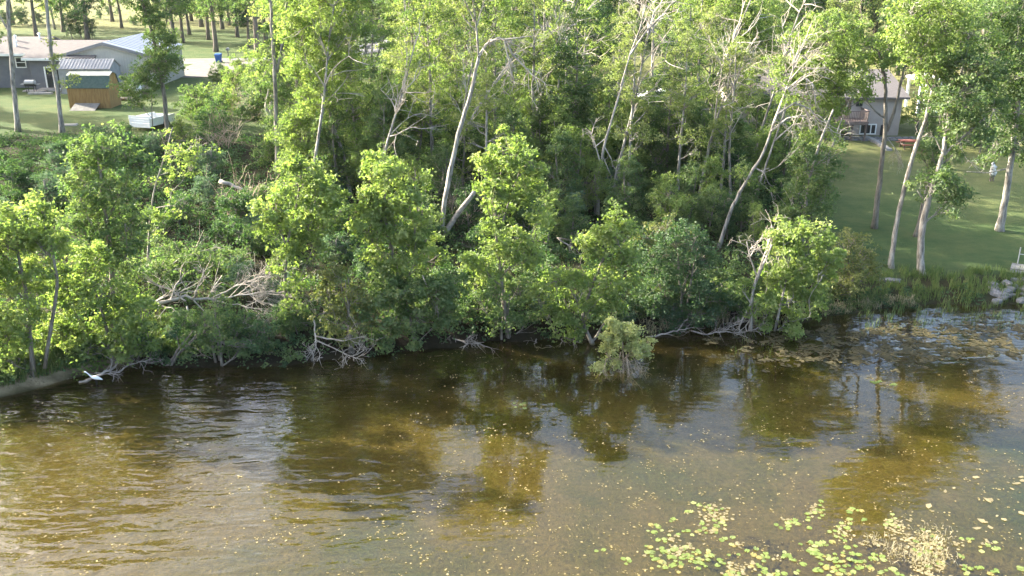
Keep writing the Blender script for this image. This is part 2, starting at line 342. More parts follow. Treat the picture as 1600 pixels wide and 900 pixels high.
M['deckbrown'] = mat("deck_stain_brown", (.12, .09, .08), .8, (.18, .14, .125), 3, 4)
M['redwood'] = mat("red_stained_wood", (.22, .07, .05), .75, (.30, .11, .08), 3, 4)
M['stone'] = mat("grey_stone", (.10, .10, .10), .9, (.21, .205, .20), 3.5, 6, .5, 10)
M['paver'] = mat("patio_stone", (.24, .23, .21), .9, (.33, .31, .285), 2.5, 5, .3, 12)

def gable(parent, x0, x1, y0, y1, ze, zr, m, over=.45, th=.16, along='x', name='roof'):
    g = Geo()
    if along == 'x':
        ym = (y0 + y1) / 2; s = (zr - ze) / (ym - y0); a, b = x0 - over, x1 + over
        g.slab([(a, y0 - over, ze - s * over), (b, y0 - over, ze - s * over), (b, ym, zr), (a, ym, zr)], th)
        g.slab([(a, ym, zr + .003), (b, ym, zr + .003), (b, y1 + over, ze - s * over), (a, y1 + over, ze - s * over)], th)
    else:
        xm = (x0 + x1) / 2; s = (zr - ze) / (xm - x0); a, b = y0 - over, y1 + over
        g.slab([(x0 - over, b, ze - s * over), (x0 - over, a, ze - s * over), (xm, a, zr), (xm, b, zr)], th)
        g.slab([(xm, b, zr + .003), (xm, a, zr + .003), (x1 + over, a, ze - s * over), (x1 + over, b, ze - s * over)], th)
    return g.build(name, m, parent)
def pent(g, x0, x1, y0, y1, z0, ze, zr, along='x'):
    """walls of a gabled block as one closed body"""
    if along == 'x':
        ym = (y0 + y1) / 2
        V = [(x, y, z) for x in (x0, x1) for y, z in ((y0, z0), (y1, z0), (y1, ze), (ym, zr), (y0, ze))]
    else:
        xm = (x0 + x1) / 2
        V = [(x, y, z) for y in (y1, y0) for x, z in ((x0, z0), (x1, z0), (x1, ze), (xm, zr), (x0, ze))]
    g.add(V, [(0, 5, 6, 1), (1, 6, 7, 2), (2, 7, 8, 3), (3, 8, 9, 4), (4, 9, 5, 0), (0, 1, 2, 3), (5, 9, 8, 7)], [(0, 3, 4), (5, 7, 6)])
    return g
def clapboards(parent, x0, x1, y, z0, z1, m, step=.2):
    g = Geo(); z = z0
    while z < z1 - .02:
        t = min(z + step, z1)
        g.add([(x0, y - .035, z), (x1, y - .035, z), (x1, y - .008, t), (x0, y - .008, t), (x0, y + .01, z), (x1, y + .01, z)], [(0, 1, 2, 3), (4, 5, 1, 0)]); z += step
    return stuff(g.build("siding", m, parent))
def window(parent, x0, x1, y, z0, z1, fr=.11, muntin=True, mframe=None, double=False):
    g = Geo(); mf = mframe or M['trim']
    g.box(x0, x1, y - .09, y - .002, z1 - fr, z1).box(x0, x1, y - .10, y - .002, z0, z0 + fr)
    g.box(x0, x0 + fr, y - .09, y - .002, z0 + fr, z1 - fr).box(x1 - fr, x1, y - .09, y - .002, z0 + fr, z1 - fr)
    if muntin: zm = (z0 + z1) / 2; g.box(x0 + fr, x1 - fr, y - .08, y - .002, zm - .04, zm + .04)
    if double:
        for q in double: xm = x0 + (x1 - x0) * q; g.box(xm - .05, xm + .05, y - .085, y - .002, z0 + fr, z1 - fr)
    f = g.build("window", mf, parent)
    Geo().box(x0 + fr * .5, x1 - fr * .5, y - .04, y - .012, z0 + fr * .5, z1 - fr * .5).build("pane", M['glass'], f)
    return f
X = lambda px, py, Y: float(at(px, py, Y)[0]); Z = lambda px, py, Y: float(at(px, py, Y)[2])
zg = 4.6
# grey ranch house on the left
Y1 = 109.0; xr = X(57, 110, Y1); ze1, zr1 = Z(40, 83, Y1 - .4) + .1, Z(60, 57, Y1 + 4.6)
ho = thing("ranch_house", "long charcoal grey house with pale shingled roof beside the metal garage", "house", (xr - 6, Y1, 5))
g = Geo(); pent(g, xr - 15, xr, Y1, Y1 + 9.2, zg, ze1, zr1 - .12); g.build("wall", M['siding'], ho)
clapboards(ho, xr - 15, xr - .12, Y1, 5.0, ze1 - .15, M['siding'])
gable(ho, xr - 15, xr, Y1, Y1 + 9.2, ze1, zr1, M['shingle'])
Geo().box(xr - .13, xr + .03, Y1 - .06, Y1 + .05, 4.7, ze1 - .1).build("corner_board", M['siding'], ho)
wx = X(23, 90, Y1); window(ho, wx, X(41, 97, Y1), Y1, Z(32, 106, Y1), Z(32, 89, Y1))
Geo().box(xr - 15.5, xr + .45, Y1 - .62, Y1 - .46, ze1 - .42, ze1 - .16).build("gutter", M['trim'], ho)
Y2 = 107.6; x2 = X(97, 100, Y2); xg = X(168, 64, 112.5)
ze2, zr2 = Z(80, 90, Y2 - .4) + .1, Z(120, 62.5, Y2 + 4.6)
g = Geo(); pent(g, xr + .04, xg, Y2, Y2 + 9.4, zg, ze2, zr2 - .12); g.build("wall", mat("grey_siding_wing", (.17, .165, .17), .7, (.21, .20, .205), .8, 4), ho)
clapboards(ho, xr + .1, x2, Y2, 5.0, ze2 - .15, M['siding'])
gable(ho, xr + .04 - .2, xg, Y2, Y2 + 9.4, ze2, zr2, M['shingle'], over=.42)
Geo().box(xr - .55, x2 + .6, Y2 - .60, Y2 - .44, ze2 - .42, ze2 - .15).build("gutter", M['trim'], ho)
window(ho, X(69, 110, Y2), X(95, 110, Y2), Y2, 5.05, Z(75, 104, Y2), fr=.16, muntin=False, double=(.5,))
for px, py in ((25, 63), (26, 73), (62, 58)):
    P = at(px, py + 2, Y1 + (4.0 if py < 60 else 3.3 if py < 65 else 1.6)); zz = ze1 + (zr1 - ze1) * (P[1] - Y1) / 4.6
    Geo().tube([(P[0], P[1], zz - .1), (P[0], P[1], zz + .55)], [.10, .10], 8).tube([(P[0], P[1], zz + .5), (P[0], P[1], zz + .62)], [.2, .14], 8).build("roof_vent", M['white'], ho)
# pole-barn garage
YG = 108.0; ga, gb = X(98, 88, YG), X(230, 84, YG); zeg, zrg = Z(230, 84, YG), Z(170, 65.5, YG)
ga_o = thing("metal_garage", "big pale ribbed metal garage with blue grey steel roof", "garage", ((ga + gb) / 2, YG, 5))
g = Geo(); pent(g, ga, gb, YG, YG + 11.5, zg, zeg - .1, zrg - .14, 'y'); g.build("wall", M['steel'], ga_o)
g = Geo(); xm = (ga + gb) / 2; s = (zrg - zeg) / (xm - ga)
for x in np.arange(ga + .15, gb - .05, .3): g.box(x - .03, x + .03, YG - .035, YG - .001, 4.8, zeg - .15 + s * min(x - ga, gb - x))
for y in np.arange(YG + .2, YG + 11.4, .3): g.box(gb + .001, gb + .035, y - .03, y + .03, 4.8, zeg - .2)
stuff(g.build("rib", M['steel'], ga_o))
gable(ga_o, ga, gb, YG, YG + 11.5, zeg, zrg, M['steelroof'], over=.25, th=.12, along='y')
g = Geo()
for sgn, xe in ((-1, ga - .3), (1, gb + .3)):
    g.hexa([(xe, YG - .33, zeg - s * .3 - .34), (xm, YG - .33, zrg - .34), (xm, YG - .26, zrg - .34), (xe, YG - .26, zeg - s * .3 - .34)],
           [(xe, YG - .33, zeg - s * .3 - .02), (xm, YG - .33, zrg - .02), (xm, YG - .26, zrg - .02), (xe, YG - .26, zeg - s * .3 - .02)])
g.build("rake_trim", mat("grey_trim", (.2, .205, .22), .6), ga_o)
g = Geo()
for k in range(1, 12):
    y = YG + k * .95
    for x0, x1 in ((xm, gb),): g.bar((x0, y, zrg + .02), (x1 + .2, y, zeg - s * .2 + .02), .03, .03)
stuff(g.build("roof_rib", M['steelroof'], ga_o))
# small grey outbuilding with metal roof
YS = 104.0; a, b = X(90, 107, YS), X(170, 107, YS); zs1, zs2 = Z(130, 107, YS), Z(130, 92, YS + 1.5)
o = thing("metal_roof_shed", "grey outbuilding with ribbed galvanised roof behind the brown shed", "shed", ((a + b) / 2, YS, 5))
g = Geo(); pent(g, a, b, YS, YS + 3.0, zg, zs1, zs2 - .08); g.build("wall", M['greywall'], o)
gable(o, a, b, YS, YS + 3.0, zs1, zs2, M['metalroof'], over=.12, th=.07)
g = Geo(); s2 = (zs2 - zs1) / 1.5
for x in np.arange(a - .05, b + .1, .36): g.bar((x, YS - .12, zs1 - .12 * s2 + .03), (x, YS + 1.5, zs2 + .03), .10, .06)
stuff(g.build("roof_rib", M['metalroof'], o))
# brown gambrel shed
YB = float(G(140, 170)[1]) + .2; a, b = X(106, 150, YB), X(171, 150, YB); zb = h1((a + b) / 2, YB) - .1
z1, z2, z3 = Z(140, 136, YB), Z(140, 119, YB + .45), Z(140, 112.5, YB + 1.3)
o = thing("garden_shed", "brown wooden barn-style shed with dark green lower roof and plank ramp", "shed", ((a + b) / 2, YB, zb)); D = 2.6
prof = [(0, zb), (D, zb), (D, z1), (D - .45, z2), (D / 2, z3), (.45, z2), (0, z1)]
V = [(x, YB + y, z) for x in (a, b) for y, z in prof]
Geo().add(V, [(0, 7, 8, 1), (1, 8, 9, 2), (2, 9, 10, 3), (3, 10, 11, 4), (4, 11, 12, 5), (5, 12, 13, 6), (6, 13, 7, 0), (0, 1, 2, 6), (2, 3, 5, 6), (7, 13, 9, 8), (9, 13, 12, 10)], [(3, 4, 5), (10, 12, 11)]).build("wall", M['wood'], o)
g = Geo()
for x in np.arange(a + .12, b, .21): g.box(x - .012, x + .012, YB - .02, YB - .001, zb + .05, z1 - .05)
stuff(g.build("wall_batten", M['wood'], o))
q = Geo(); e = .1
q.slab([(a - e, YB - e, z1 - .12), (b + e, YB - e, z1 - .12), (b + e, YB + .45, z2 + .05), (a - e, YB + .45, z2 + .05)], .06)
q.slab([(a - e, YB + D - .45, z2 + .05), (b + e, YB + D - .45, z2 + .05), (b + e, YB + D + e, z1 - .12), (a - e, YB + D + e, z1 - .12)], .06); q.build("lower_roof", M['greenshingle'], o)
q = Geo()
q.slab([(a - e, YB + .40, z2 + .06), (b + e, YB + .40, z2 + .06), (b + e, YB + D / 2, z3 + .06), (a - e, YB + D / 2, z3 + .06)], .06)
q.slab([(a - e, YB + D / 2, z3 + .063), (b + e, YB + D / 2, z3 + .063), (b + e, YB + D - .40, z2 + .06), (a - e, YB + D - .40, z2 + .06)], .06); q.build("upper_roof", mat("faded_shingles", (.15, .165, .16), .9, (.21, .225, .215), 3, 5), o)
rm = Geo(); x0, x1 = X(118, 160, YB), X(157, 160, YB); top = zb + .62; n = 9
for k in range(n):
    t0, t1 = k / n, (k + .92) / n; ya, yb = YB - .08 - 1.5 * (1 - t0), YB - .08 - 1.5 * (1 - t1)
    za, zb_ = zb + .12 + (top - zb - .1) * t0, zb + .12 + (top - zb - .1) * t1
    Geo().hexa([(x0, ya, za - .05), (x1, ya, za - .05), (x1, yb, zb_ - .05), (x0, yb, zb_ - .05)], [(x0, ya, za), (x1, ya, za), (x1, yb, zb_), (x0, yb, zb_)]).build("ramp_plank", M['oldwood'], o)
# things on the left lawn
P = at(49, 141, 105); zz = h1(P[0], 105)
o = thing("barbecue_grill", "black and silver barbecue grill on the patio by the grey house", "grill", (P[0], 105, zz)); x, y = P[0], 105.0
Geo().hexa([(x - .5, y - .3, zz + .75), (x + .5, y - .3, zz + .75), (x + .5, y + .3, zz + .75), (x - .5, y + .3, zz + .75)], [(x - .55, y - .35, zz + 1.0), (x + .55, y - .35, zz + 1.0), (x + .55, y + .35, zz + 1.0), (x - .55, y + .35, zz + 1.0)]).build("firebox", M['black'], o)
Geo().tube([(x - .55, y, zz + 1.02), (x - .5, y, zz + 1.06), (x + .5, y, zz + 1.06), (x + .55, y, zz + 1.02)], [.2, .36, .36, .2], 12).build("lid", M['greymetal'], o)
Geo().bar((x - .4, y - .42, zz + 1.1), (x + .4, y - .42, zz + 1.1), .04).build("handle", M['greymetal'], o)
for u in (-1.0, .57): Geo().box(x + u, x + u + .43, y - .25, y + .25, zz + .93, zz + .97).build("side_shelf", M['greymetal'], o)
for sx, sy in ((-1, -1), (1, -1), (1, 1), (-1, 1)): Geo().bar((x + sx * .42, y + sy * .25, zz - .02), (x + sx * .42, y + sy * .25, zz + .76), .06).build("leg", M['black'], o)
o = thing("stone_patio", "low patio of pale stone slabs outside the sliding door", "patio", (X(62, 143, 104.5), 104.5, 5.0)); o["kind"] = "structure"
for k, (px, py, w, d) in enumerate([(48, 143, 1.5, .9), (62, 144, 1.4, .8), (75, 141, 1.8, 1.1), (88, 142, 1.6, .9), (70, 147, 1.7, .6), (54, 147, 1.3, .6)]):
    P = G(px, py); zz = P[2]; Geo().hexa([(P[0] - w / 2, P[1] - d / 2, zz - .1), (P[0] + w / 2, P[1] - d / 2, zz - .1), (P[0] + w / 2, P[1] + d / 2, zz - .1), (P[0] - w / 2, P[1] + d / 2, zz - .1)],
        [(P[0] - w / 2 + .05, P[1] - d / 2 + .05, zz + .14 + .03 * (k % 3)), (P[0] + w / 2 - .06, P[1] - d / 2 + .03, zz + .14 + .03 * (k % 3)), (P[0] + w / 2 - .03, P[1] + d / 2 - .05, zz + .15 + .03 * (k % 3)), (P[0] - w / 2 + .04, P[1] + d / 2 - .02, zz + .15 + .03 * (k % 3))]).build("stone_slab", M['paver'], o)
# white open box trailer
c0, c1, c2 = G(204, 203), G(236, 205.5), G(259, 197); ax = (c1 - c0)[:2]; ax /= np.linalg.norm(ax); dp = (c2 - c1)[:2]; dp = dp - ax * (dp @ ax); dp /= np.linalg.norm(dp)
W_, L_ = float(np.linalg.norm((c1 - c0)[:2])), 3.4; zt = float(c0[2]); org = c0[:2]
def TP(u, v, z): q = org + ax * u + dp * v; return (q[0], q[1], zt + z)
def tbox(g, u0, u1, v0, v1, z0, z1): return g.hexa([TP(u0, v0, z0), TP(u1, v0, z0), TP(u1, v1, z0), TP(u0, v1, z0)], [TP(u0, v0, z1), TP(u1, v0, z1), TP(u1, v1, z1), TP(u0, v1, z1)])
o = thing("white_trailer", "white open topped utility trailer parked on the bare track", "trailer", TP(W_ / 2, L_ / 2, 0))
tbox(Geo(), .04, W_ - .04, .06, L_ - .06, .38, .44).build("bed", M['white'], o)
for k in range(5): tbox(Geo(), -.02, W_ + .02, 0, .05, .24 + k * .21, .24 + k * .21 + .165).build("slat", M['white'], o)
for u in (.05, W_ - .12): tbox(Geo(), u, u + .07, -.03, 0, .25, 1.25).build("stake", M['white'], o)
tbox(Geo(), 0, .05, .06, L_, .36, 1.0).build("side_panel", M['white'], o); tbox(Geo(), W_ - .05, W_, .06, L_, .36, 1.0).build("side_panel", M['white'], o)
tbox(Geo(), .06, W_ - .06, L_ - .05, L_, .36, .95).build("end_panel", M['white'], o)
tbox(tbox(Geo(), -.06, 0, 0, L_, .98, 1.06), W_, W_ + .06, 0, L_, .98, 1.06).build("rail", M['white'], o)
for u in (-.12, W_ + .12):
    a_, b_ = TP(u - .1, L_ * .6, .33), TP(u + .1, L_ * .6, .33); w = Geo().tube([a_, b_], [.33, .33], 14).build("wheel", M['black'], o)
    Geo().tube([TP(u - .115, L_ * .6, .33), TP(u + .115, L_ * .6, .33)], [.17, .17], 10).build("rim", M['greymetal'], w)
# white tank and lumber
P = G(206, 153); zz = P[2]; o = thing("propane_tank", "white rounded propane tank beside the brown shed", "tank", P)
Geo().tube([P + (0, t, .75) for t in (-.02, .06, .2, .5, 1.6, 1.9, 2.05, 2.12)], [.05, .3, .48, .58, .58, .48, .28, .05], 16).build("shell", M['white'], o, True)
for u in (.4, 1.5): Geo().box(P[0] - .4, P[0] + .4, P[1] + u, P[1] + u + .15, zz - .05, zz + .3).build("foot", M['greymetal'], o)
P = G(191, 157); o = thing("lumber_pile", "loose pile of old grey planks between brown shed and white tank", "lumber pile", P)
for k in range(9):
    c = P + (rng.uniform(-.5, .5), rng.uniform(-.4, .5), .08 + .09 * (k // 3)); an = rng.uniform(-.5, .5); v = np.array((math.cos(an), math.sin(an), rng.uniform(-.05, .08)))
    Geo().bar(c - v * 1.0, c + v * 1.0, .2, .06).build("plank", M['oldwood'] if k % 2 else M['barkdark'], o)
P = G(108, 196); o = thing("lawn_slab", "small pale flat slab lying in the left lawn", "slab", P)
Geo().hexa([P + (-.8, -.35, -.05), P + (.8, -.3, -.05), P + (.75, .35, -.05), P + (-.75, .3, -.05)], [P + (-.75, -.3, .09), P + (.7, -.25, .12), P + (.7, .3, .12), P + (-.7, .25, .1)]).build("slab_top", M['paver'], o)
P = G(342, 98); o = thing("wheelie_bin", "blue wheelie bin standing at the roadside", "bin", P); x, y, z = P
Geo().hexa([(x - .3, y - .3, z + .05), (x + .3, y - .3, z + .05), (x + .3, y + .3, z + .05), (x - .3, y + .3, z + .05)], [(x - .42, y - .42, z + 1.1), (x + .42, y - .42, z + 1.1), (x + .42, y + .42, z + 1.1), (x - .42, y + .42, z + 1.1)]).build("body", M['bluebin'], o)
Geo().hexa([(x - .45, y - .47, z + 1.105), (x + .45, y - .47, z + 1.105), (x + .45, y + .45, z + 1.105), (x - .45, y + .45, z + 1.105)], [(x - .4, y - .4, z + 1.2), (x + .4, y - .4, z + 1.2), (x + .4, y + .4, z + 1.3), (x - .4, y + .4, z + 1.3)]).build("lid", M['bluebin'], o)
for sx in (-.36, .36): Geo().tube([(x + sx - .05, y + .32, z + .13), (x + sx + .05, y + .32, z + .13)], [.13, .13], 10).build("wheel", M['black'], o)
P = G(357, 90); o = thing("mailbox", "grey mailbox on a post across the road from the blue bin", "mailbox", P); x, y, z = P
Geo().box(x - .06, x + .06, y - .06, y + .06, z - .1, z + 1.0).build("post", M['oldwood'], o)
Geo().box(x - .2, x + .2, y - .3, y + .3, z + 1.0, z + 1.22).tube([(x, y - .3, z + 1.22), (x, y + .3, z + 1.22)], [.2, .2], 12).build("box", M['greymetal'], o)
# utility pole
P = np.array((*at(1020, 118, 104)[:2], 0)); P[2] = h1(P[0], P[1])
o = thing("utility_pole", "slim pale utility pole with transformer can standing in the trees", "utility pole", P)
tp = at(1021, 24, 104); Geo().tube([P - (0, 0, .2), (P + tp) / 2, tp], [.16, .14, .11], 10).build("pole", M['barkpale'], o)
q = at(1018, 45, 104) + (-.28, -.1, 0); Geo().tube([q - (0, 0, .38), q + (0, 0, .38)], [.2, .2], 14).build("transformer", M['greymetal'], o)
Geo().bar(tp + (-.9, 0, -.5), tp + (.9, 0, -.5), .1).build("crossarm", M['oldwood'], o)
for dx in (-.8, .8): Geo().tube([tp + (dx, 0, -.45), tp + (dx, 0, -.2)], [.05, .04], 8).build("insulator", M['white'], o)

# taupe house on the right
YR = float(G(1360, 212)[1]); xa, xb = X(1328, 180, YR), X(1407, 180, YR); zb = 2.6; ze, zr = Z(1375, 151, YR), Z(1392, 108, YR + 4.6)
o = thing("taupe_house", "taupe lakeside house with brown shingled hip roof and raised deck", "house", ((xa + xb) / 2, YR, 3.0))
Geo().box(xa, xb, YR, YR + 9.5, zb, ze).build("wall", M['taupe'], o)
clapboards(o, xa, xb, YR, 3.3, ze - .05, M['taupe'], .22)
ov = .5; r0 = (xa - ov, YR - ov, ze); r1 = (xb + ov, YR - ov, ze); r2 = (xb + ov, YR + 9.5 + ov, ze); r3 = (xa - 9, YR + 9.5 + ov, ze); r4 = (xa - 9, YR + 2.0, ze)
k1 = (X(1388, 110, YR + 4.6), YR + 4.6, zr); k0 = (xa - 8.8, YR + 4.8, zr + .01)
g = Geo(); g.add([r0, r1, r2, r3, k0, k1, (xa - 9, YR + 1.9, ze)], [(0, 1, 5, 4), (2, 3, 4, 5), (0, 4, 6, 0)][:2], [(1, 2, 5), (0, 4, 6)])
g.add([(p[0], p[1], p[2] - .2) for p in (r0, r1, r2, r3, (xa - 9, YR + 1.9, ze))] + [r0, r1, r2, r3, (xa - 9, YR + 1.9, ze)], [(0, 1, 6, 5), (1, 2, 7, 6), (2, 3, 8, 7), (0, 5, 9, 4)])
g.build("roof", M['shingle'], o)
YW = YR + 2.5; wl, wr = X(1143, 150, YW), xa - .02; zew = ze - .02
Geo().box(wl, wr, YW, YR + 9.4, zb, zew).build("wall", M['taupe'], o)
clapboards(o, wl, wr, YW, 3.3, zew - .05, M['taupe'], .22)
gable(o, wl, xa - 8, YW, YR + 9.4, zew, zr - .4, M['shingle'])
window(o, X(1152, 160, YW), X(1166, 160, YW), YW, Z(1158, 168, YW), Z(1158, 155, YW))
window(o, X(1178, 124, YW), X(1188, 124, YW), YW, Z(1183, 130, YW), Z(1183, 119, YW), mframe=M['black'])
window(o, X(1337, 165, YR), X(1347, 165, YR), YR, Z(1342, 166, YR), Z(1342, 152, YR), mframe=M['black'])
window(o, X(1343, 200, YR), X(1369, 200, YR), YR, 3.12, Z(1356, 193.5, YR), fr=.1, muntin=False, double=(.33, .67))
dx0, dx1 = X(1375, 205, YR), X(1383, 205, YR); d_ = Geo().box(dx0, dx1, YR - .07, YR - .002, 3.02, Z(1379, 195, YR)).build("door", M['black'], o)
Geo().box(dx1 - .2, dx1 - .12, YR - .12, YR - .071, 4.0, 4.08).build("handle", M['greymetal'], d_)
zd = Z(1340, 188, YR - 1.2); u0, u1 = X(1310, 185, YR - 2.2), X(1357, 185, YR - 2.2)
dk = Geo().box(u0, u1, YR - 2.4, YR - .01, zd - .25, zd).build("deck", M['deckbrown'], o)
for k in range(9):
    y = YR - 2.38 + k * .265; Geo().box(u0 - .03, u1 + .03, y, y + .25, zd + .004, zd + .04).build("board", M['deckbrown'], dk)
g = Geo(); zt_ = zd + 1.05
g.bar((u0, YR - 2.36, zt_), (u1, YR - 2.36, zt_), .1, .06).bar((u1 - .04, YR - 2.36, zt_), (u1 - .04, YR - .05, zt_), .1, .06)
for x in np.arange(u0, u1, .16): g.bar((x, YR - 2.36, zd + .08), (x, YR - 2.36, zt_ - .03), .035)
for y in np.arange(YR - 2.2, YR - .1, .16): g.bar((u1 - .04, y, zd + .08), (u1 - .04, y, zt_ - .03), .035)
g.build("railing", M['deckbrown'], dk)
for x in (u0 + .2, (u0 + u1) / 2, u1 - .15): Geo().box(x - .07, x + .07, YR - 2.3, YR - 2.16, 2.7, zd - .26).build("deck_post", M['deckbrown'], o)
# stone strip, curved border, bench and pavilion
o = thing("stone_terrace", "grey stone terrace strip along the taupe house", "terrace", (X(1350, 214, YR - 1.5), YR - 1.5, 3)); o["kind"] = "structure"
for k in range(34):
    x = xa - 2.6 + (k % 17) * .72 + rng.uniform(-.05, .05); y = YR - 1.0 - (k // 17) * .8; z = h1(x, y); w = rng.uniform(.29, .35)
    Geo().hexa([(x - w, y - w, z - .1), (x + w, y - w, z - .1), (x + w, y + w, z - .1), (x - w, y + w, z - .1)], [(x - w + .04, y - w + .03, z + .08), (x + w - .05, y - w + .05, z + .09), (x + w - .03, y + w - .04, z + .1), (x - w + .05, y + w - .03, z + .08)]).build("paving_stone", M['stone'], o)
o = thing("stone_border", "curved pale stone edging below the taupe house", "edging", G(1372, 224)); o["kind"] = "structure"
for k, t in enumerate(np.linspace(0, 1, 14)):
    P = G(1352 + 36 * t, 216 + 20 * t ** 1.3); w = .3
    Geo().hexa([P + (-w, -.2, -.1), P + (w, -.2, -.1), P + (w, .2, -.1), P + (-w, .2, -.1)], [P + (-w + .05, -.15, .2), P + (w - .05, -.17, .19), P + (w - .04, .15, .21), P + (-w + .06, .16, .2)]).build("edging_stone", M['paver'], o)
P = G(1421, 232); x, y, z = P; o = thing("picnic_table", "dark red picnic table behind the lawn trees near the taupe house", "table", P)
for k in range(4): Geo().box(x - 1.0, x + 1.0, y - .42 + k * .21, y - .24 + k * .21, z + .72, z + .77).build("plank", M['redwood'], o)
for s in (-1, 1): Geo().box(x - 1.0, x + 1.0, y + s * .75 - .13, y + s * .75 + .13, z + .43, z + .48).build("seat", M['redwood'], o)
for s in (-1, 1):
    for t in (-1, 1): Geo().bar((x + s * .7, y + t * .6, z - .02), (x + s * .7, y + t * .2, z + .72), .1).build("leg", M['deckbrown'], o)
    Geo().bar((x + s * .7, y - .8, z + .40), (x + s * .7, y + .8, z + .40), .08).build("crossbar", M['deckbrown'], o)
YP = 100.0; x0, x1 = X(1440, 130, YP), X(1470, 130, YP); zt1, zt2 = Z(1455, 124, YP), Z(1455, 112, YP + 2.5); gz = h1(x0, YP)
o = thing("garden_pavilion", "small white pavilion with white peaked roof behind the taupe house", "pavilion", ((x0 + x1) / 2, YP + 2, gz))
g = Geo(); e = .3; c = ((x0 + x1) / 2, YP + 1.6, zt2); rr = [(x0 - e, YP - e, zt1), (x1 + e, YP - e, zt1), (x1 + e, YP + 3.5, zt1), (x0 - e, YP + 3.5, zt1)]
g.add(rr + [c] + [(a_[0], a_[1], a_[2] - .2) for a_ in rr], [(0, 1, 6, 5), (1, 2, 7, 6), (2, 3, 8, 7), (3, 0, 5, 8), (5, 6, 7, 8)], [(0, 1, 4), (1, 2, 4), (2, 3, 4), (3, 0, 4)]); g.build("roof", M['white'], o)
for x in (x0, x1):
    for y in (YP, YP + 3.2): Geo().box(x - .12, x + .12, y - .12, y + .12, gz - .2, zt1 - .21).build("post", M['white'], o)
g = Geo()
for x in np.arange(x0 + .2, x1 - .1, .22): g.box(x - .03, x + .03, YP - .03, YP + .03, gz + .1, gz + .9)
g.box(x0 + .12, x1 - .12, YP - .05, YP + .05, gz + .9, gz + .98); g.build("railing", M['white'], o)
# pale garden ornament on the right lawn
P = G(1549, 283); o = thing("garden_ornament", "white spotted upright garden ornament on dark feet beyond the lawn", "ornament", P)
sc_ = 1.0; Geo().tube([P + (-.05, 0, .35), P + (0, 0, .5), P + (.02, 0, .75), P + (-.04, 0, .95), P + (-.02, 0, 1.15), P + (-.12, 0, 1.35), P + (-.14, 0, 1.5), P + (-.12, 0, 1.58)], [.12, .26, .3, .22, .24, .16, .13, .05], 12, .08).build("body", mat("spotted_white", (.03, .03, .03), .7, (.78, .77, .74), 5.5, 2), o, True)
for dx in (-.12, .1): Geo().tube([P + (dx, -.05, -.05), P + (dx, 0, .42)], [.07, .06], 8).build("leg", M['deckbrown'], o)
# dock and rock bank
P = G(1577, 428); zd = P[2] + .35; dx, dy = math.cos(-.55), math.sin(-.55)
def DP(u, v, z=0): return np.array((P[0] + u * dx - v * dy, P[1] + u * dy + v * dx, zd + z))
o = thing("dock", "grey plank dock gangway reaching out from the rocky bank", "dock", P); Ld = 7.0
Geo().bar(DP(0, .05, -.16), DP(Ld, .05, -.16), .08, .18).bar(DP(0, 1.25, -.16), DP(Ld, 1.25, -.16), .08, .18).build("frame", M['greymetal'], o)
pk = None
for k in range(28):
    u = k * .25; Geo().hexa([DP(u, 0, -.06), DP(u + .235, 0, -.06), DP(u + .235, 1.3, -.06), DP(u, 1.3, -.06)], [DP(u, 0), DP(u + .235, 0), DP(u + .235, 1.3), DP(u, 1.3)]).build("plank", M['oldwood'], o)
for u in (.3, 3.3, 6.4): Geo().tube([DP(u, 1.38, -.8 - u * .2), DP(u, 1.38, 1.05)], [.035, .035], 8).build("post", M['greymetal'], o)
Geo().tube([DP(.3, 1.38, .62), DP(6.4, 1.38, .62)], [.028, .028], 8).build("rail", M['greymetal'], o)
for u in (4.2, 6.6): Geo().tube([DP(u, .05, -2.6), DP(u, .05, .1)], [.05, .05], 8).build("pile", M['greymetal'], o)
def rock_mesh(seed):
    r = np.random.default_rng(seed); import bmesh
    bm = bmesh.new(); bmesh.ops.create_icosphere(bm, subdivisions=1, radius=1)
    for v in bm.verts: v.co *= r.uniform(.75, 1.2); v.co.z *= .7
    me_ = bpy.data.meshes.new("rock"); bm.to_mesh(me_); bm.free(); me_.materials.append(M['stone']); return me_
RM = [rock_mesh(k) for k in range(5)]
o = thing("rock_bank", "bank of loose grey rocks at the shore below the dock", "rock bank", G(1575, 462)); o["kind"] = "structure"
for k in range(46):
    Pk = G(1550 + 62 * rng.random(), 438 + 38 * rng.random()); s = rng.uniform(.14, .36)
    r_ = link("rock", RM[k % 5], o); r_.matrix_parent_inverse = PINV[o.name]; r_.location = tuple(Pk + (0, 0, s * .2)); r_.scale = (s * rng.uniform(.9, 1.5), s, s); r_.rotation_euler = (0, 0, rng.uniform(0, 6))
P = G(1389, 441); o = thing("flat_rock", "pale flat rock on the grassy shore under the lawn trees", "rock", P)
r_ = link("stone", RM[1], o); r_.matrix_parent_inverse = PINV[o.name]; r_.location = tuple(P + (0, 0, .08)); r_.scale = (.75, .4, .25)
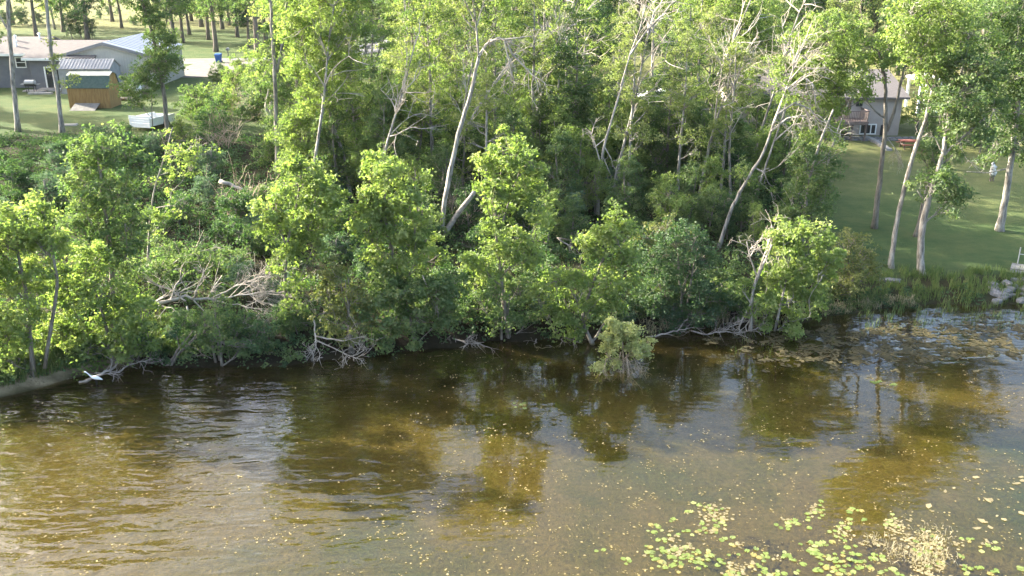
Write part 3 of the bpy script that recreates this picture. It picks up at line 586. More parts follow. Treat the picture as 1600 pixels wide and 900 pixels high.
# parked white vehicle glimpsed beyond the trees
P = G(1022, 158); P = np.array((*at(1022, 152, 99)[:2], 0)); P[2] = h1(P[0], P[1]); x, y, z = P
o = thing("parked_car", "white car glimpsed through the trees left of the taupe house", "car", P)
prof = [(-2.2, .35), (-2.25, .75), (-1.9, .98), (-1.1, 1.05), (-.45, 1.5), (.9, 1.52), (1.6, 1.08), (2.15, 1.0), (2.25, .6), (2.2, .35)]
k = len(prof); V = [(x + u, y + s, z + w) for s in (-.85, .85) for u, w in prof]
Geo().add(V, [(i_, i_ + 1, k + i_ + 1, k + i_) for i_ in range(k - 1)] + [(k - 1, 0, k, 2 * k - 1), (0, 9, 8, 1), (1, 8, 7, 2), (2, 7, 6, 3), (3, 6, 5, 4), (k, k + 1, k + 8, k + 9), (k + 1, k + 2, k + 7, k + 8), (k + 2, k + 3, k + 6, k + 7), (k + 3, k + 4, k + 5, k + 6)]).build("body", M['white'], o)
Geo().hexa([(x - .9, y - .87, z + 1.05), (x + 1.35, y - .87, z + 1.05), (x + 1.35, y + .87, z + 1.05), (x - .9, y + .87, z + 1.05)], [(x - .4, y - .87, z + 1.42), (x + .85, y - .87, z + 1.42), (x + .85, y + .87, z + 1.42), (x - .4, y + .87, z + 1.42)]).build("side_window", M['glass'], o)
for sx in (-1.35, 1.35):
    for sy in (-.8, .8):
        w = Geo().tube([(x + sx, y + sy - .12, z + .32), (x + sx, y + sy + .12, z + .32)], [.33, .33], 14).build("wheel", M['black'], o)
        Geo().tube([(x + sx, y + sy - .13, z + .32), (x + sx, y + sy + .13, z + .32)], [.18, .18], 10).build("rim", M['greymetal'], w)
# great white heron at the water's edge
P = onz(150, 601, 0); x, y, z = P
o = thing("white_egret", "white egret wading with stretched neck beside the sunken branch", "bird", P)
s = .82; pts = [(.42, .36), (.34, .40), (.18, .47), (.0, .52), (-.12, .55), (-.19, .60), (-.26, .68), (-.34, .78), (-.42, .87), (-.47, .91), (-.52, .915), (-.56, .905)]
rad = [.02, .05, .10, .12, .09, .055, .038, .032, .03, .042, .035, .018]
Geo().tube([P + (u * s, u * .1, w * s - .04) for u, w in pts], [r * s for r in rad], 10).build("body", mat("white_plumage", (.80, .80, .78), .7, (.86, .86, .84), 5, 3), o, True)
Geo().tube([P + (-.45, -.055, .705), P + (-.58, -.07, .685)], [.017, .003], 6).build("bill", mat("yellow_bill", (.6, .4, .06), .5), o)
for dy_ in (-.05, .06): Geo().tube([P + (.02, dy_, .36), P + (.05, dy_, .15), P + (.0, dy_, -.4)], [.02, .013, .012], 6).build("leg", M['black'], o)
# ------------------------------------------------------------------ trees
UP = np.array((0, 0, 1.0))
def crown_points(lobes, dens, per, rc, flat=.62, gap=.18):
    """leaf positions: small layered sprays through the volume of each lobe, heavier outside, with gaps"""
    Pl, Ou, Tn, Cl = [], [], [], []
    ph = rng.uniform(0, 6.28, 6)
    for C, R in lobes:
        n = max(3, int(dens * R * R))
        v = rng.standard_normal((n, 3)); v /= np.linalg.norm(v, axis=1)[:, None]
        r = R * rng.random(n) ** .36 * (1 + .28 * np.sin(v[:, 0] * 5 + ph[0]) * np.sin(v[:, 2] * 6 + ph[1]) + .12 * rng.standard_normal(n))
        q = C + v * r[:, None] * np.array((1, 1, .92))
        g = np.sin(q[:, 0] * 2.3 + ph[2]) * np.sin(q[:, 1] * 2.1 + ph[3]) * np.sin(q[:, 2] * 2.6 + ph[4])
        k = g < 1 - gap * 2.2 * rng.random(n) - .25; k = k if k.sum() > 2 else np.ones(n, bool)
        q, v = q[k], v[k]; n = len(q)
        m = np.maximum(5, (per * rng.uniform(.5, 1.5, n)).astype(int)); idx = np.repeat(np.arange(n), m)
        cs = rc * rng.uniform(.65, 1.35, n)
        off = rng.standard_normal((len(idx), 3)) * .47; off[:, 2] *= flat; off[:, 2] -= .22 * (off[:, 0] ** 2 + off[:, 1] ** 2)
        Pl.append(q[idx] + off * cs[idx][:, None]); Ou.append(v[idx]); Cl.append(np.column_stack([q, np.full(n, R)]))
        Tn.append(np.clip(.5 + .20 * rng.standard_normal(n)[idx] + .17 * rng.standard_normal(len(idx)), 0, 1))
    return np.vstack(Pl), np.vstack(Ou), np.concatenate(Tn), Cl
def attach(lines, C, slope=.35):
    best = None
    for P, R in lines:
        s = np.linspace(0, len(P) - 1, 24); Q = np.stack([np.interp(s, np.arange(len(P)), P[:, k]) for k in range(3)], -1); rr = np.interp(s, np.arange(len(P)), R)
        d = np.linalg.norm(Q - C, axis=1); cost = d + 2.5 * np.maximum(0, Q[:, 2] - (C[2] - slope * d)); i = int(np.argmin(cost))
        if best is None or cost[i] < best[0]: best = (cost[i], Q[i], rr[i])
    return best[1], best[2]
def curve(a, b, sag, n=5):
    t = np.linspace(0, 1, n)[:, None]; d = np.linalg.norm(b - a)
    return a + (b - a) * t + np.sin(t * math.pi) * sag * d + rng.standard_normal((n, 3)) * .025 * d * np.sin(t * math.pi)
def bare_twigs(g, a, v, L, r, depth, spread=.55, n=4, grav=0.0):
    """a dead limb that forks into finer dead twigs"""
    k = 4; P = [np.array(a, float)]; d = np.array(v, float); d /= np.linalg.norm(d)
    for i in range(k):
        d = d + rng.standard_normal(3) * .17; d[2] -= grav; d /= np.linalg.norm(d); P.append(P[-1] + d * L / k)
    g.tube(P, np.linspace(r, max(r * .45, .008), k + 1), 4 if r > .03 else 3, cap=False)
    if depth <= 0: return
    for j in range(n):
        i = rng.integers(1, k + 1); w = d + rng.standard_normal(3) * spread * 1.3
        bare_twigs(g, P[i], w, L * rng.uniform(.45, .75), r * .55, depth - 1, spread, max(2, n - 1), grav)
STAT = {}
def build_crown(o, lobes, mname, dens, per, rc, L, W, droop=.1, up=.7, name="crown", gap=.18):
    Pl, Ou, Tn, Cl = crown_points(lobes, dens, per, rc, gap=gap)
    V, Qd = leaves(Pl, np.full(len(Pl), L), np.full(len(Pl), W), out=Ou, droop=droop, up=up)
    me_ = mesh_np(name, V, Qd.ravel(), np.arange(len(Qd)) * 4, M[mname], Tn)
    STAT['leaves'] = STAT.get('leaves', 0) + len(Qd)
    return link(name, me_, o), Cl
def tree(name, label, cat, trunks=(), lobes=(), mname='green', bark='bark', group=None, base=None, Y=None, dens=15, per=34, rc=.42, L=.19, W=.125,
         twigs=(), dead='dead', droop=.1, gap=.18, limbs=True, slope=.9, deep=.55, sides=8):
    """trunks: [(pixel polyline from the ground up, base radius m, top radius m)]; lobes: (px, py, radius px); all at the tree's own distance"""
    bp_ = base or trunks[0][0][0]
    if Y is None: b = G(*bp_); Y = float(b[1])
    else: b = at(bp_[0], bp_[1], Y); b[2] = h1(b[0], Y)
    o = thing(name, label, cat, b, group); k = Y / (CP * F) * 1.0
    lines = []; g = Geo(); started = False
    for tnum, (poly, r0, r1) in enumerate(trunks):
        r0, r1 = r0 * .78, r1 * .78
        P = np.array([at(px, py, Y) for px, py in poly]); n = len(P)
        if tnum == 0: P[0][2] = h1(P[0][0], P[0][1]) - .2
        P[:, 1] += np.cumsum(np.r_[0, rng.uniform(-.12, .16, n - 1)]) if n > 1 else 0
        s = np.linspace(0, n - 1, max(4, (n - 1) * 4 + 1)); Q = np.stack([np.interp(s, np.arange(n), P[:, q]) for q in range(3)], -1)
        Q[1:-1] = .25 * Q[:-2] + .5 * Q[1:-1] + .25 * Q[2:]; Q[1:-1] += rng.standard_normal(Q[1:-1].shape) * r0 * .10
        R = np.linspace(r0, r1, len(Q));
        if tnum == 0 and r0 > .1: R[0] *= 1.45; R[1] *= 1.1
        g.tube(Q, R, sides, .05); lines.append((Q, R)); started = True
    wl = []
    for l in lobes:
        R = l[2] * k * .88; dy = l[3] if len(l) > 3 else rng.uniform(-deep, deep) * R
        wl.append((at(l[0], l[1], Y + dy), R))
        if R > .8 and deep > 0: wl.append((at(l[0], l[1], Y) + (rng.uniform(-.5, .5) * R, (1 if dy < 0 else -1) * R * rng.uniform(.5, .9), rng.uniform(-.3, .2) * R), R * .75))
    if not lines:
        top = max(w[0][2] for w in wl); P = np.array([b - (0, 0, .2), b + (rng.uniform(-.2, .2), 0, (top - b[2]) * .5), (*(np.mean([w[0] for w in wl], 0)[:2]), top - .4)])
        for q in range(3):
            c = P.copy(); c[0][:2] += rng.uniform(-.3, .3, 2); c[1:, :2] += rng.uniform(-.6, .6, (2, 2)); r0 = .05 + .02 * (top - b[2]) ** .5
            Q = curve(c[0], c[2], np.zeros(3), 6); g.tube(Q, np.linspace(r0, .02, 6), 5); lines.append((Q, np.linspace(r0, .02, 6)))
    if wl:
        cr, Cl = build_crown(o, wl, mname, dens, per, rc, L, W, droop, gap=gap)
        if limbs:
            order = np.argsort([np.linalg.norm(attach(lines, C, slope)[0] - C) for C, R in wl])
            for q_ in order:
                (C, R), cl = wl[q_], Cl[q_]
                a, ra = attach(lines, C, slope); Q = curve(a, C, UP * -.06 + rng.uniform(-.05, .05, 3), 6); r0 = min(ra * .6, .035 + .02 * np.linalg.norm(C - a))
                g.tube(Q, np.linspace(r0, .022, 6), 5, cap=False); lines.append((Q, np.linspace(r0, .022, 6)))
                for c in cl[rng.permutation(len(cl))[:int(8 + R * 5)]]:
                    i = rng.integers(2, 6); g.tube(curve(Q[i], c[:3], UP * -.05, 4), (.02, .015, .012, .008), 3, cap=False)
    if g.n: g.build("trunk", M[bark], o, True)
    if twigs:
        for poly, r0, depth, n, sp, gr in twigs:
            t = Geo(); P = np.array([at(px, py, Y) for px, py in poly]); P[:, 1] += np.cumsum(np.r_[0, rng.uniform(-.3, .3, len(P) - 1)])
            s = np.linspace(0, len(P) - 1, (len(P) - 1) * 3 + 1); Q = np.stack([np.interp(s, np.arange(len(P)), P[:, q]) for q in range(3)], -1)
            t.tube(Q, np.linspace(r0, max(.012, r0 * .45), len(Q)), 6, .04, cap=False)
            Lq = float(np.linalg.norm(Q[-1] - Q[0]))
            for j in range(n):
                i = int(rng.integers(len(Q) // 3, len(Q))); v = Q[min(i + 1, len(Q) - 1)] - Q[max(i - 1, 0)]; v /= np.linalg.norm(v) + 1e-9
                bare_twigs(t, Q[i], v + rng.standard_normal(3) * sp, Lq * rng.uniform(.28, .55), r0 * .42, depth, sp, 3, gr)
            t.build("dead_branch", M[dead], o, True)
    return o
# ---- front row on the shore, left to right
FG = dict(dens=11.5, per=54, rc=.43, L=.215, W=.145)
tree("shore_tree", "yellow green bushy tree cut by the left picture edge above the sandy spit", "tree",
     [([(52, 585), (40, 450), (28, 400), (24, 340)], .14, .05), ([(70, 575), (90, 445), (80, 390), (60, 340)], .12, .04)],
     [(28, 345, 52), (66, 330, 34), (10, 400, 55), (62, 385, 40), (22, 450, 48), (5, 510, 50), (48, 500, 40), (25, 555, 40), (-40, 380, 60), (-50, 480, 60), (80, 420, 26)], 'elder', **FG)
tree("shore_tree", "rounded sunlit yellow green tree leaning over the water above the egret", "tree",
     [([(178, 572), (165, 500), (140, 430)], .13, .05)],
     [(135, 420, 46), (105, 470, 42), (160, 455, 45), (90, 520, 36), (130, 520, 48), (180, 500, 45), (215, 480, 34), (140, 555, 30), (195, 540, 34), (225, 525, 30), (100, 440, 28)], 'elder', **FG)
tree("broad_tree", "broad dense green tree with sunlit top standing behind the left shore trees", "tree",
     [([(178, 500), (172, 400), (158, 290), (150, 235)], .2, .06), ([(172, 335), (190, 300), (205, 260)], .1, .04)],
     [(140, 232, 38), (185, 228, 38), (120, 270, 28), (215, 255, 30), (140, 300, 40), (190, 300, 44), (125, 345, 34), (165, 355, 44), (210, 350, 38), (150, 395, 30), (195, 395, 34)], 'green', dens=17, per=34, rc=.42, L=.20, W=.13)
tree("slender_tree", "thin pale stemmed tree with sparse bright leaves left of the fallen log", "tree",
     [([(229, 440), (234, 350), (240, 300), (258, 240), (268, 200)], .09, .03)],
     [(240, 330, 22), (248, 355, 18), (282, 225, 34), (300, 255, 26), (262, 270, 24), (268, 300, 20), (310, 230, 20), (255, 335, 20), (275, 330, 16)], 'elder', 'barkpale', dens=10, per=26, rc=.36, L=.19, W=.12, gap=.35,
     twigs=[([(244, 325), (262, 320), (278, 320)], .025, 1, 3, .5, 0), ([(262, 245), (285, 240), (305, 225)], .03, 1, 3, .5, 0)])
tree("low_tree", "low spreading green tree over the tangled brush by the left shore", "tree", [([(262, 470), (245, 420), (230, 400)], .1, .04)],
     [(215, 425, 34), (255, 410, 34), (290, 420, 34), (320, 425, 28), (205, 455, 30), (240, 445, 32), (310, 400, 22)], 'green', dens=13, per=30, rc=.4, L=.18, W=.12,
     twigs=[([(255, 425), (285, 400), (340, 385)], .04, 1, 4, .4, 0.02)])
tree("shore_shrub", "green shrub hanging over the water right of the fallen grey branch", "shrub", (),
     [(330, 505, 34), (350, 530, 36), (320, 540, 32), (375, 545, 26), (300, 500, 22), (345, 470, 26)], 'green', base=(342, 565), dens=17, per=34, rc=.36, L=.17, W=.11, droop=.4)
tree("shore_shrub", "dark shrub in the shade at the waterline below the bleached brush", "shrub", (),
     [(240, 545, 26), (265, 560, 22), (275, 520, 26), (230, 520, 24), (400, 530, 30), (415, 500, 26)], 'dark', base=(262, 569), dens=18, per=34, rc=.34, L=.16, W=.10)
tree("shore_shrub", "vivid green rounded shrub dipping into the water beside the pale brush", "shrub", (),
     [(440, 568, 26), (458, 580, 20), (425, 575, 20), (440, 592, 16), (420, 550, 20), (455, 555, 18)], 'green', base=(438, 566), dens=24, per=38, rc=.28, L=.16, W=.10, droop=.3)
tree("shore_tree", "tall bright yellow green tree with slim stem right of the bleached brush", "tree",
     [([(450, 520), (444, 440), (448, 380), (462, 320), (470, 270)], .13, .05), ([(448, 385), (430, 340), (425, 310)], .06, .03)],
     [(468, 285, 42), (500, 300, 34), (430, 318, 34), (478, 330, 44), (440, 355, 36), (510, 345, 30), (455, 390, 34), (490, 380, 30), (445, 425, 24), (462, 445, 26), (455, 480, 22), (470, 255, 24), (415, 345, 22)], 'elder', **FG)
tree("shore_tree", "big leafy tree at the shore left of the leaning log, lobed crown", "tree",
     [([(640, 520), (622, 430), (606, 370), (602, 310), (606, 260)], .17, .05), ([(608, 375), (590, 330), (575, 300)], .08, .03), ([(628, 450), (655, 400), (668, 370)], .08, .03)],
     [(605, 262, 38), (580, 262, 24), (640, 300, 40), (590, 310, 40), (655, 275, 20), (620, 350, 46), (575, 360, 36), (658, 350, 34), (600, 395, 40), (645, 400, 40), (685, 400, 24), (575, 335, 30)], 'elder', dens=11.5, per=54, rc=.43, L=.21, W=.14)
tree("shore_tree", "green tree hanging low over the water below the lobed crown", "tree",
     [([(650, 545), (640, 500), (632, 450)], .13, .05)],
     [(630, 440, 42), (670, 440, 38), (705, 445, 30), (600, 450, 34), (655, 490, 42), (610, 500, 40), (695, 490, 30), (640, 530, 28), (605, 535, 24), (575, 470, 30), (690, 455, 30)], 'green', dens=11.5, per=54, rc=.43, L=.21, W=.14,
     twigs=[([(618, 440), (626, 475), (640, 490)], .05, 1, 4, .5, .02), ([(660, 430), (672, 455), (700, 465)], .035, 1, 4, .5, .02)])
tree("shore_tree", "shady bush with sunlit spots between slim bright tree and lobed crown", "tree", (),
     [(525, 425, 30), (550, 455, 34), (510, 460, 30), (530, 490, 36), (560, 500, 32), (500, 490, 24), (545, 525, 24), (580, 540, 24), (505, 430, 22)], 'olive', base=(545, 548), dens=15, per=34, rc=.38, L=.18, W=.12)
tree("shore_tree", "layered bright green tree right of the leaning log with grey stem", "tree",
     [([(795, 525), (785, 450), (776, 380), (774, 310), (768, 250)], .14, .05), ([(778, 370), (800, 300), (815, 260)], .07, .03)],
     [(765, 250, 26), (795, 235, 36), (830, 250, 32), (775, 285, 32), (825, 290, 34), (755, 290, 22), (770, 345, 36), (800, 385, 38), (768, 390, 26), (840, 330, 26), (740, 400, 24), (830, 400, 26), (750, 420, 28)], 'elder', **FG)
tree("shore_shrub", "dark green shrub over the bank in the middle of the shoreline", "shrub", (),
     [(775, 460, 32), (800, 490, 32), (770, 500, 28), (810, 450, 28), (825, 500, 24), (750, 470, 24), (790, 520, 20)], 'green', base=(790, 530), dens=17, per=34, rc=.36, L=.16, W=.11)
tree("shore_tree", "bright leaning maple above the shrub fallen in the water", "tree",
     [([(928, 538), (908, 500), (925, 450), (945, 400), (960, 350)], .15, .05), ([(912, 490), (890, 450), (870, 430)], .08, .03)],
     [(965, 335, 26), (945, 360, 30), (985, 360, 24), (930, 390, 34), (970, 400, 38), (945, 435, 38), (985, 440, 26), (900, 430, 32), (865, 440, 32), (840, 455, 24), (885, 475, 36), (930, 475, 30), (850, 490, 26), (900, 510, 26), (965, 470, 22), (880, 525, 18)], 'elder', dens=11.5, per=54, rc=.43, L=.21, W=.14,
     twigs=[([(915, 505), (905, 470), (915, 440)], .04, 1, 4, .5, 0)])
tree("round_shrub", "large dark rounded shrub right of the bright leaning maple", "shrub", (),
     [(1040, 360, 34), (1075, 375, 34), (1020, 400, 36), (1060, 410, 40), (1100, 400, 34), (1030, 445, 38), (1075, 450, 42), (1115, 440, 32), (1010, 470, 30), (1050, 490, 34), (1095, 485, 32), (1130, 470, 24)], 'dark', base=(1062, 505), dens=19, per=36, rc=.36, L=.15, W=.10)
tree("round_shrub", "olive toned shrub crown rising on top of the large dark rounded shrub", "shrub", (),
     [(1040, 352, 26), (1005, 365, 24), (1070, 360, 24), (1030, 385, 26), (1060, 390, 24)], 'olive', base=(1040, 440), dens=15, per=30, rc=.34, L=.14, W=.09, deep=.4)
tree("young_maple", "small bright lime green maple behind the large dark shrub", "tree", [([(1052, 385), (1048, 340), (1045, 310)], .07, .03)],
     [(1045, 302, 22), (1028, 318, 22), (1062, 320, 24), (1045, 335, 24), (1078, 338, 16)], 'elder', dens=18, per=34, rc=.36, L=.18, W=.12)
tree("shore_tree", "sunlit rounded tree at the water with bleached dead twigs on its left", "tree",
     [([(1172, 520), (1176, 450), (1192, 410), (1205, 380)], .13, .05), ([(1210, 520), (1225, 450), (1235, 390)], .1, .04)],
     [(1235, 355, 28), (1210, 365, 24), (1265, 365, 34), (1225, 395, 32), (1285, 395, 30), (1250, 420, 38), (1215, 435, 30), (1285, 430, 28), (1240, 465, 36), (1205, 480, 30), (1270, 465, 28), (1230, 500, 26), (1190, 505, 22), (1160, 455, 18), (1180, 480, 20), (1265, 495, 20)], 'elder', 'barkpale', dens=11.5, per=54, rc=.43, L=.21, W=.14,
     twigs=[([(1180, 440), (1195, 400), (1210, 365)], .06, 2, 7, .7, 0), ([(1182, 430), (1170, 400), (1165, 375)], .05, 2, 6, .7, 0), ([(1176, 470), (1160, 500), (1150, 530)], .06, 1, 5, .6, .06), ([(1186, 480), (1165, 510), (1170, 535)], .05, 1, 5, .6, .06)])
tree("round_shrub", "olive green shrub between the sunlit water tree and the open lawn", "shrub", (),
     [(1335, 372, 26), (1320, 395, 30), (1355, 395, 26), (1340, 425, 32), (1310, 430, 28), (1365, 420, 18), (1325, 455, 24), (1300, 400, 22)], 'olive', base=(1335, 470), dens=17, per=34, rc=.36, L=.15, W=.10)
tree("lawn_tree", "leafy dark tree with slanting pale trunk at the left edge of the right lawn", "tree",
     [([(1252, 395), (1262, 290), (1280, 220), (1300, 170)], .14, .08)],
     [(1262, 260, 34), (1295, 290, 34), (1240, 300, 34), (1275, 325, 36), (1240, 340, 30), (1295, 240, 26), (1255, 230, 22)], 'green', 'barkpale', dens=16, per=34, rc=.42, L=.19, W=.125)
# ---- tall trees of the wood
TW = dict(dens=8, per=30, rc=.46, L=.21, W=.13, gap=.3)
tree("bare_trunk_tree", "leftmost tall bare pale trunk in front of the grey house", "tree", [([(28, 206), (22, 130), (17, 60), (14, -40), (10, -150)], .27, .14)],
     [(10, -150, 70), (-30, -110, 60), (50, -120, 50), (-60, -60, 40), (20, -200, 60)], 'pale', 'barkpale', **TW)
tree("bare_trunk_tree", "tall bare trunk just left of the brown shed, leaf tuft halfway", "tree", [([(97, 208), (90, 140), (80, 80), (72, 0), (60, -130)], .26, .13)],
     [(60, -130, 70), (20, -110, 50), (100, -100, 50), (82, 104, 9), (85, 92, 8), (103, 128, 12), (112, 120, 10), (78, 65, 7), (92, 85, 8)], 'pale', 'barkpale', **TW)
tree("leafy_column_tree", "narrow leafy tree with long trunk behind the white trailer", "tree", [([(263, 222), (258, 170), (252, 120), (235, 40), (214, -20), (205, -90)], .26, .09), ([(240, 235), (237, 190), (236, 150)], .08, .03)],
     [(232, 30, 26), (222, 5, 26), (245, 55, 28), (255, 82, 26), (240, 85, 22), (262, 98, 24), (238, 105, 20), (215, 115, 22), (200, 130, 20), (225, 140, 26), (245, 125, 18), (215, 155, 18), (265, 55, 16), (210, -30, 30), (225, -70, 36), (260, 10, 20), (250, 120, 12)], 'green', 'bark', dens=13, per=32, rc=.42, L=.21, W=.13, gap=.25)
tree("forked_tree", "tall grey trunk forking into two straight stems left of the wood", "tree", [([(434, 278), (432, 200), (430, 112), (426, 60), (422, -20), (416, -110)], .25, .10), ([(432, 114), (440, 80), (447, 20), (452, -60), (456, -120)], .16, .09)],
     [(416, -110, 60), (460, -110, 60), (400, -60, 40), (480, -70, 45), (435, -160, 60)], 'pale', 'barkpale', **TW)
tree("broken_snag", "short broken grey snag left of the forked tree", "snag", [([(424, 205), (423, 180), (424, 150)], .24, .16)], (), bark='dead', twigs=[([(421, 185), (416, 165), (421, 138)], .17, 0, 1, .3, 0)])
tree("arching_dead_tree", "large pale tree whose dead top arches over and hangs down to the right", "tree",
     [([(688, 372), (698, 290), (716, 210), (738, 140), (749, 86)], .23, .13), ([(748, 90), (745, 45), (738, -5), (735, -60)], .09, .05)],
     [(735, -60, 50), (700, -40, 50), (770, -50, 50), (720, 20, 18)], 'pale', 'barkpale', **TW,
     twigs=[([(748, 88), (760, 70), (778, 60), (792, 66)], .10, 2, 9, .6, .05), ([(790, 64), (800, 85), (822, 108), (835, 122)], .08, 2, 10, .6, .16), ([(788, 64), (795, 95), (800, 118)], .05, 2, 8, .55, .2), ([(790, 62), (815, 58), (835, 56)], .05, 2, 7, .5, .08), ([(745, 40), (752, 15), (762, -10)], .05, 2, 5, .5, 0), ([(740, 30), (728, 5), (722, -15)], .05, 2, 5, .5, 0)])
tree("leaning_dead_tree", "thin pale dead tree leaning right beside the arching dead tree", "tree", [([(684, 300), (700, 255), (752, 158), (800, 92)], .16, .06)], (), bark='dead',
     twigs=[([(760, 148), (790, 112), (812, 70)], .05, 2, 5, .4, 0), ([(740, 172), (775, 145), (790, 128)], .04, 1, 3, .4, 0)])
tree("leaning_log", "thick mossy grey log leaning against the trees behind the shore", "log", [([(686, 375), (712, 340), (742, 300)], .26, .17)], (), bark='mudwood')
tree("sparse_tree", "slender pale tree with thin silvery leaves left of the arching dead tree", "tree", [([(645, 252), (662, 190), (672, 130), (685, 70), (690, 20)], .17, .06)],
     [(690, 20, 40), (660, 60, 40), (712, 70, 36), (650, 105, 40), (690, 120, 42), (640, 145, 36), (672, 165, 40), (705, 160, 30), (650, 190, 28), (690, -30, 50), (650, -40, 44), (690, -90, 50), (625, 80, 30)], 'pale', 'barkpale', dens=9, per=26, rc=.46, L=.2, W=.12, gap=.4,
     twigs=[([(672, 130), (650, 110), (640, 90)], .035, 1, 4, .6, 0), ([(668, 150), (695, 165), (715, 195)], .04, 1, 4, .6, .03), ([(686, 65), (705, 75), (720, 100)], .035, 1, 4, .6, .03)])
tree("bushy_wood_tree", "large light green tree beside the forked grey trunk", "tree", [([(548, 308), (538, 250), (512, 170), (505, 100), (500, 40)], .2, .07), ([(508, 170), (485, 120), (475, 80)], .1, .04)],
     [(500, 25, 46), (470, 50, 40), (540, 45, 46), (515, 85, 46), (470, 100, 36), (550, 95, 40), (500, 135, 40), (470, 150, 30), (535, 150, 36), (560, 20, 36), (455, 20, 30), (590, 60, 26), (500, -30, 60), (470, -80, 50), (530, -80, 54), (500, -130, 46)], 'elder', 'barkpale', dens=11, per=32, rc=.46, L=.21, W=.135, gap=.22)
tree("bushy_wood_tree", "mid green tree filling the wood below the grey road bend", "tree", [([(605, 275), (598, 220), (600, 170)], .14, .05)],
     [(580, 150, 36), (620, 155, 38), (600, 185, 42), (560, 195, 36), (640, 190, 30), (580, 225, 38), (620, 225, 32), (545, 165, 26)], 'green', dens=14, per=32, rc=.44, L=.2, W=.13)
tree("bushy_wood_tree", "yellow green tree behind the tall bright shore tree", "tree", [([(480, 300), (478, 250), (475, 210)], .13, .05)],
     [(470, 180, 34), (500, 195, 34), (455, 205, 28), (480, 225, 36), (515, 230, 32), (460, 240, 26), (500, 255, 28), (540, 245, 28)], 'elder', dens=13, per=32, rc=.44, L=.2, W=.13)
tree("slanting_tree", "tree with dark slanting trunk in front of the grey road bend", "tree", [([(577, 128), (590, 85), (605, 45), (620, 0), (628, -50)], .2, .1)],
     [(620, 10, 34), (650, 40, 36), (600, 20, 28), (640, -20, 50), (630, 75, 26), (655, 5, 30), (612, 110, 24), (580, 105, 20)], 'green', 'bark', dens=10, per=32, rc=.5, L=.23, W=.15)
tree("slanting_tree", "pair of straight pale trunks left of the dark slanting trunk", "tree", [([(572, 118), (571, 60), (566, 20), (560, -30)], .2, .1), ([(580, 110), (582, 50), (583, -10), (584, -60)], .17, .09)],
     [(560, -30, 40), (590, -40, 40), (540, 10, 26), (575, 0, 20)], 'pale', 'barkpale', dens=9, per=30, rc=.5, L=.23, W=.15,
     twigs=[([(582, 30), (572, 20), (568, 5)], .05, 1, 3, .5, 0)])
tree("straight_dead_tree", "straight thin white trunk with small forked bare top in mid wood", "tree", [([(871, 232), (872, 160), (874, 100), (876, 55)], .14, .06)], (), bark='dead',
     twigs=[([(876, 57), (870, 40), (867, 15)], .05, 1, 4, .3, 0), ([(876, 55), (881, 35), (884, 12)], .05, 1, 4, .3, 0), ([(876, 55), (886, 40), (895, 28)], .035, 1, 3, .3, 0)])
tree("brittle_dead_tree", "bleached dead tree with broken side twigs and sweeping dead top in the wood", "tree",
     [([(934, 335), (936, 280), (942, 235), (958, 180), (975, 125)], .15, .07)], (), bark='dead',
     twigs=[([(970, 135), (985, 85), (1000, 45), (1010, 5)], .06, 2, 10, .45, 0), ([(985, 85), (1010, 50), (1035, 25), (1050, 5)], .07, 2, 8, .4, 0), ([(940, 240), (955, 275), (962, 310)], .05, 1, 3, .5, .05), ([(938, 255), (930, 225), (922, 205)], .06, 1, 4, .5, .05), ([(945, 230), (955, 248), (958, 262)], .05, 1, 3, .5, 0), ([(948, 215), (928, 230), (924, 210)], .04, 1, 4, .6, 0)])
tree("leaning_dead_tree", "long thin dead tree leaning right over the yard in mid wood", "tree", [([(985, 195), (1030, 125), (1055, 92), (1080, 60)], .13, .06)], (), bark='dead',
     twigs=[([(1078, 62), (1105, 35), (1135, 12)], .06, 2, 9, .5, 0), ([(1050, 98), (1065, 88), (1082, 84)], .04, 1, 3, .4, 0), ([(1082, 58), (1085, 30), (1080, 0)], .05, 2, 6, .5, 0)])
tree("thin_leaning_tree", "thin whitish trunk curving up to right behind the dark round shrub", "tree", [([(990, 300), (1000, 235), (1005, 200), (1012, 170)], .14, .07)],
     [(1010, 215, 26), (985, 230, 26), (1030, 225, 28), (1000, 255, 28), (1035, 255, 24), (1020, 185, 20)], 'green', 'bark', dens=14, per=32, rc=.42, L=.19, W=.12)
tree("twiggy_white_tree", "white forked tree with many bare twigs left of the taupe house wing", "tree",
     [([(1090, 322), (1100, 265), (1112, 215), (1124, 175), (1132, 150)], .17, .08)], (), bark='barkpale',
     twigs=[([(1125, 172), (1140, 145), (1152, 118), (1158, 105)], .07, 2, 9, .5, 0), ([(1116, 200), (1118, 165), (1125, 130), (1128, 108)], .07, 2, 8, .5, 0), ([(1128, 165), (1148, 150), (1172, 146)], .05, 2, 6, .5, 0), ([(1104, 262), (1114, 258), (1124, 268)], .04, 1, 3, .5, .05)])
tree("leaning_white_tree", "large white trunk leaning right with big bleached dead top", "tree",
     [([(1122, 388), (1140, 330), (1160, 290), (1195, 235), (1212, 185)], .165, .09)], [(1160, 272, 18), (1180, 280, 14), (1215, 120, 20), (1230, 150, 16), (1262, 215, 20)], 'elder', 'barkpale', dens=12, per=34, rc=.4, L=.18, W=.12,
     twigs=[([(1208, 195), (1225, 150), (1240, 115), (1248, 85)], .08, 3, 9, .5, 0), ([(1215, 178), (1240, 160), (1265, 170), (1285, 195)], .08, 2, 9, .6, .1), ([(1230, 140), (1255, 120), (1268, 130), (1272, 165)], .07, 2, 8, .6, .1), ([(1205, 205), (1230, 185), (1250, 180)], .07, 2, 8, .6, .04), ([(1180, 262), (1192, 268), (1200, 285)], .05, 1, 4, .6, .08)])
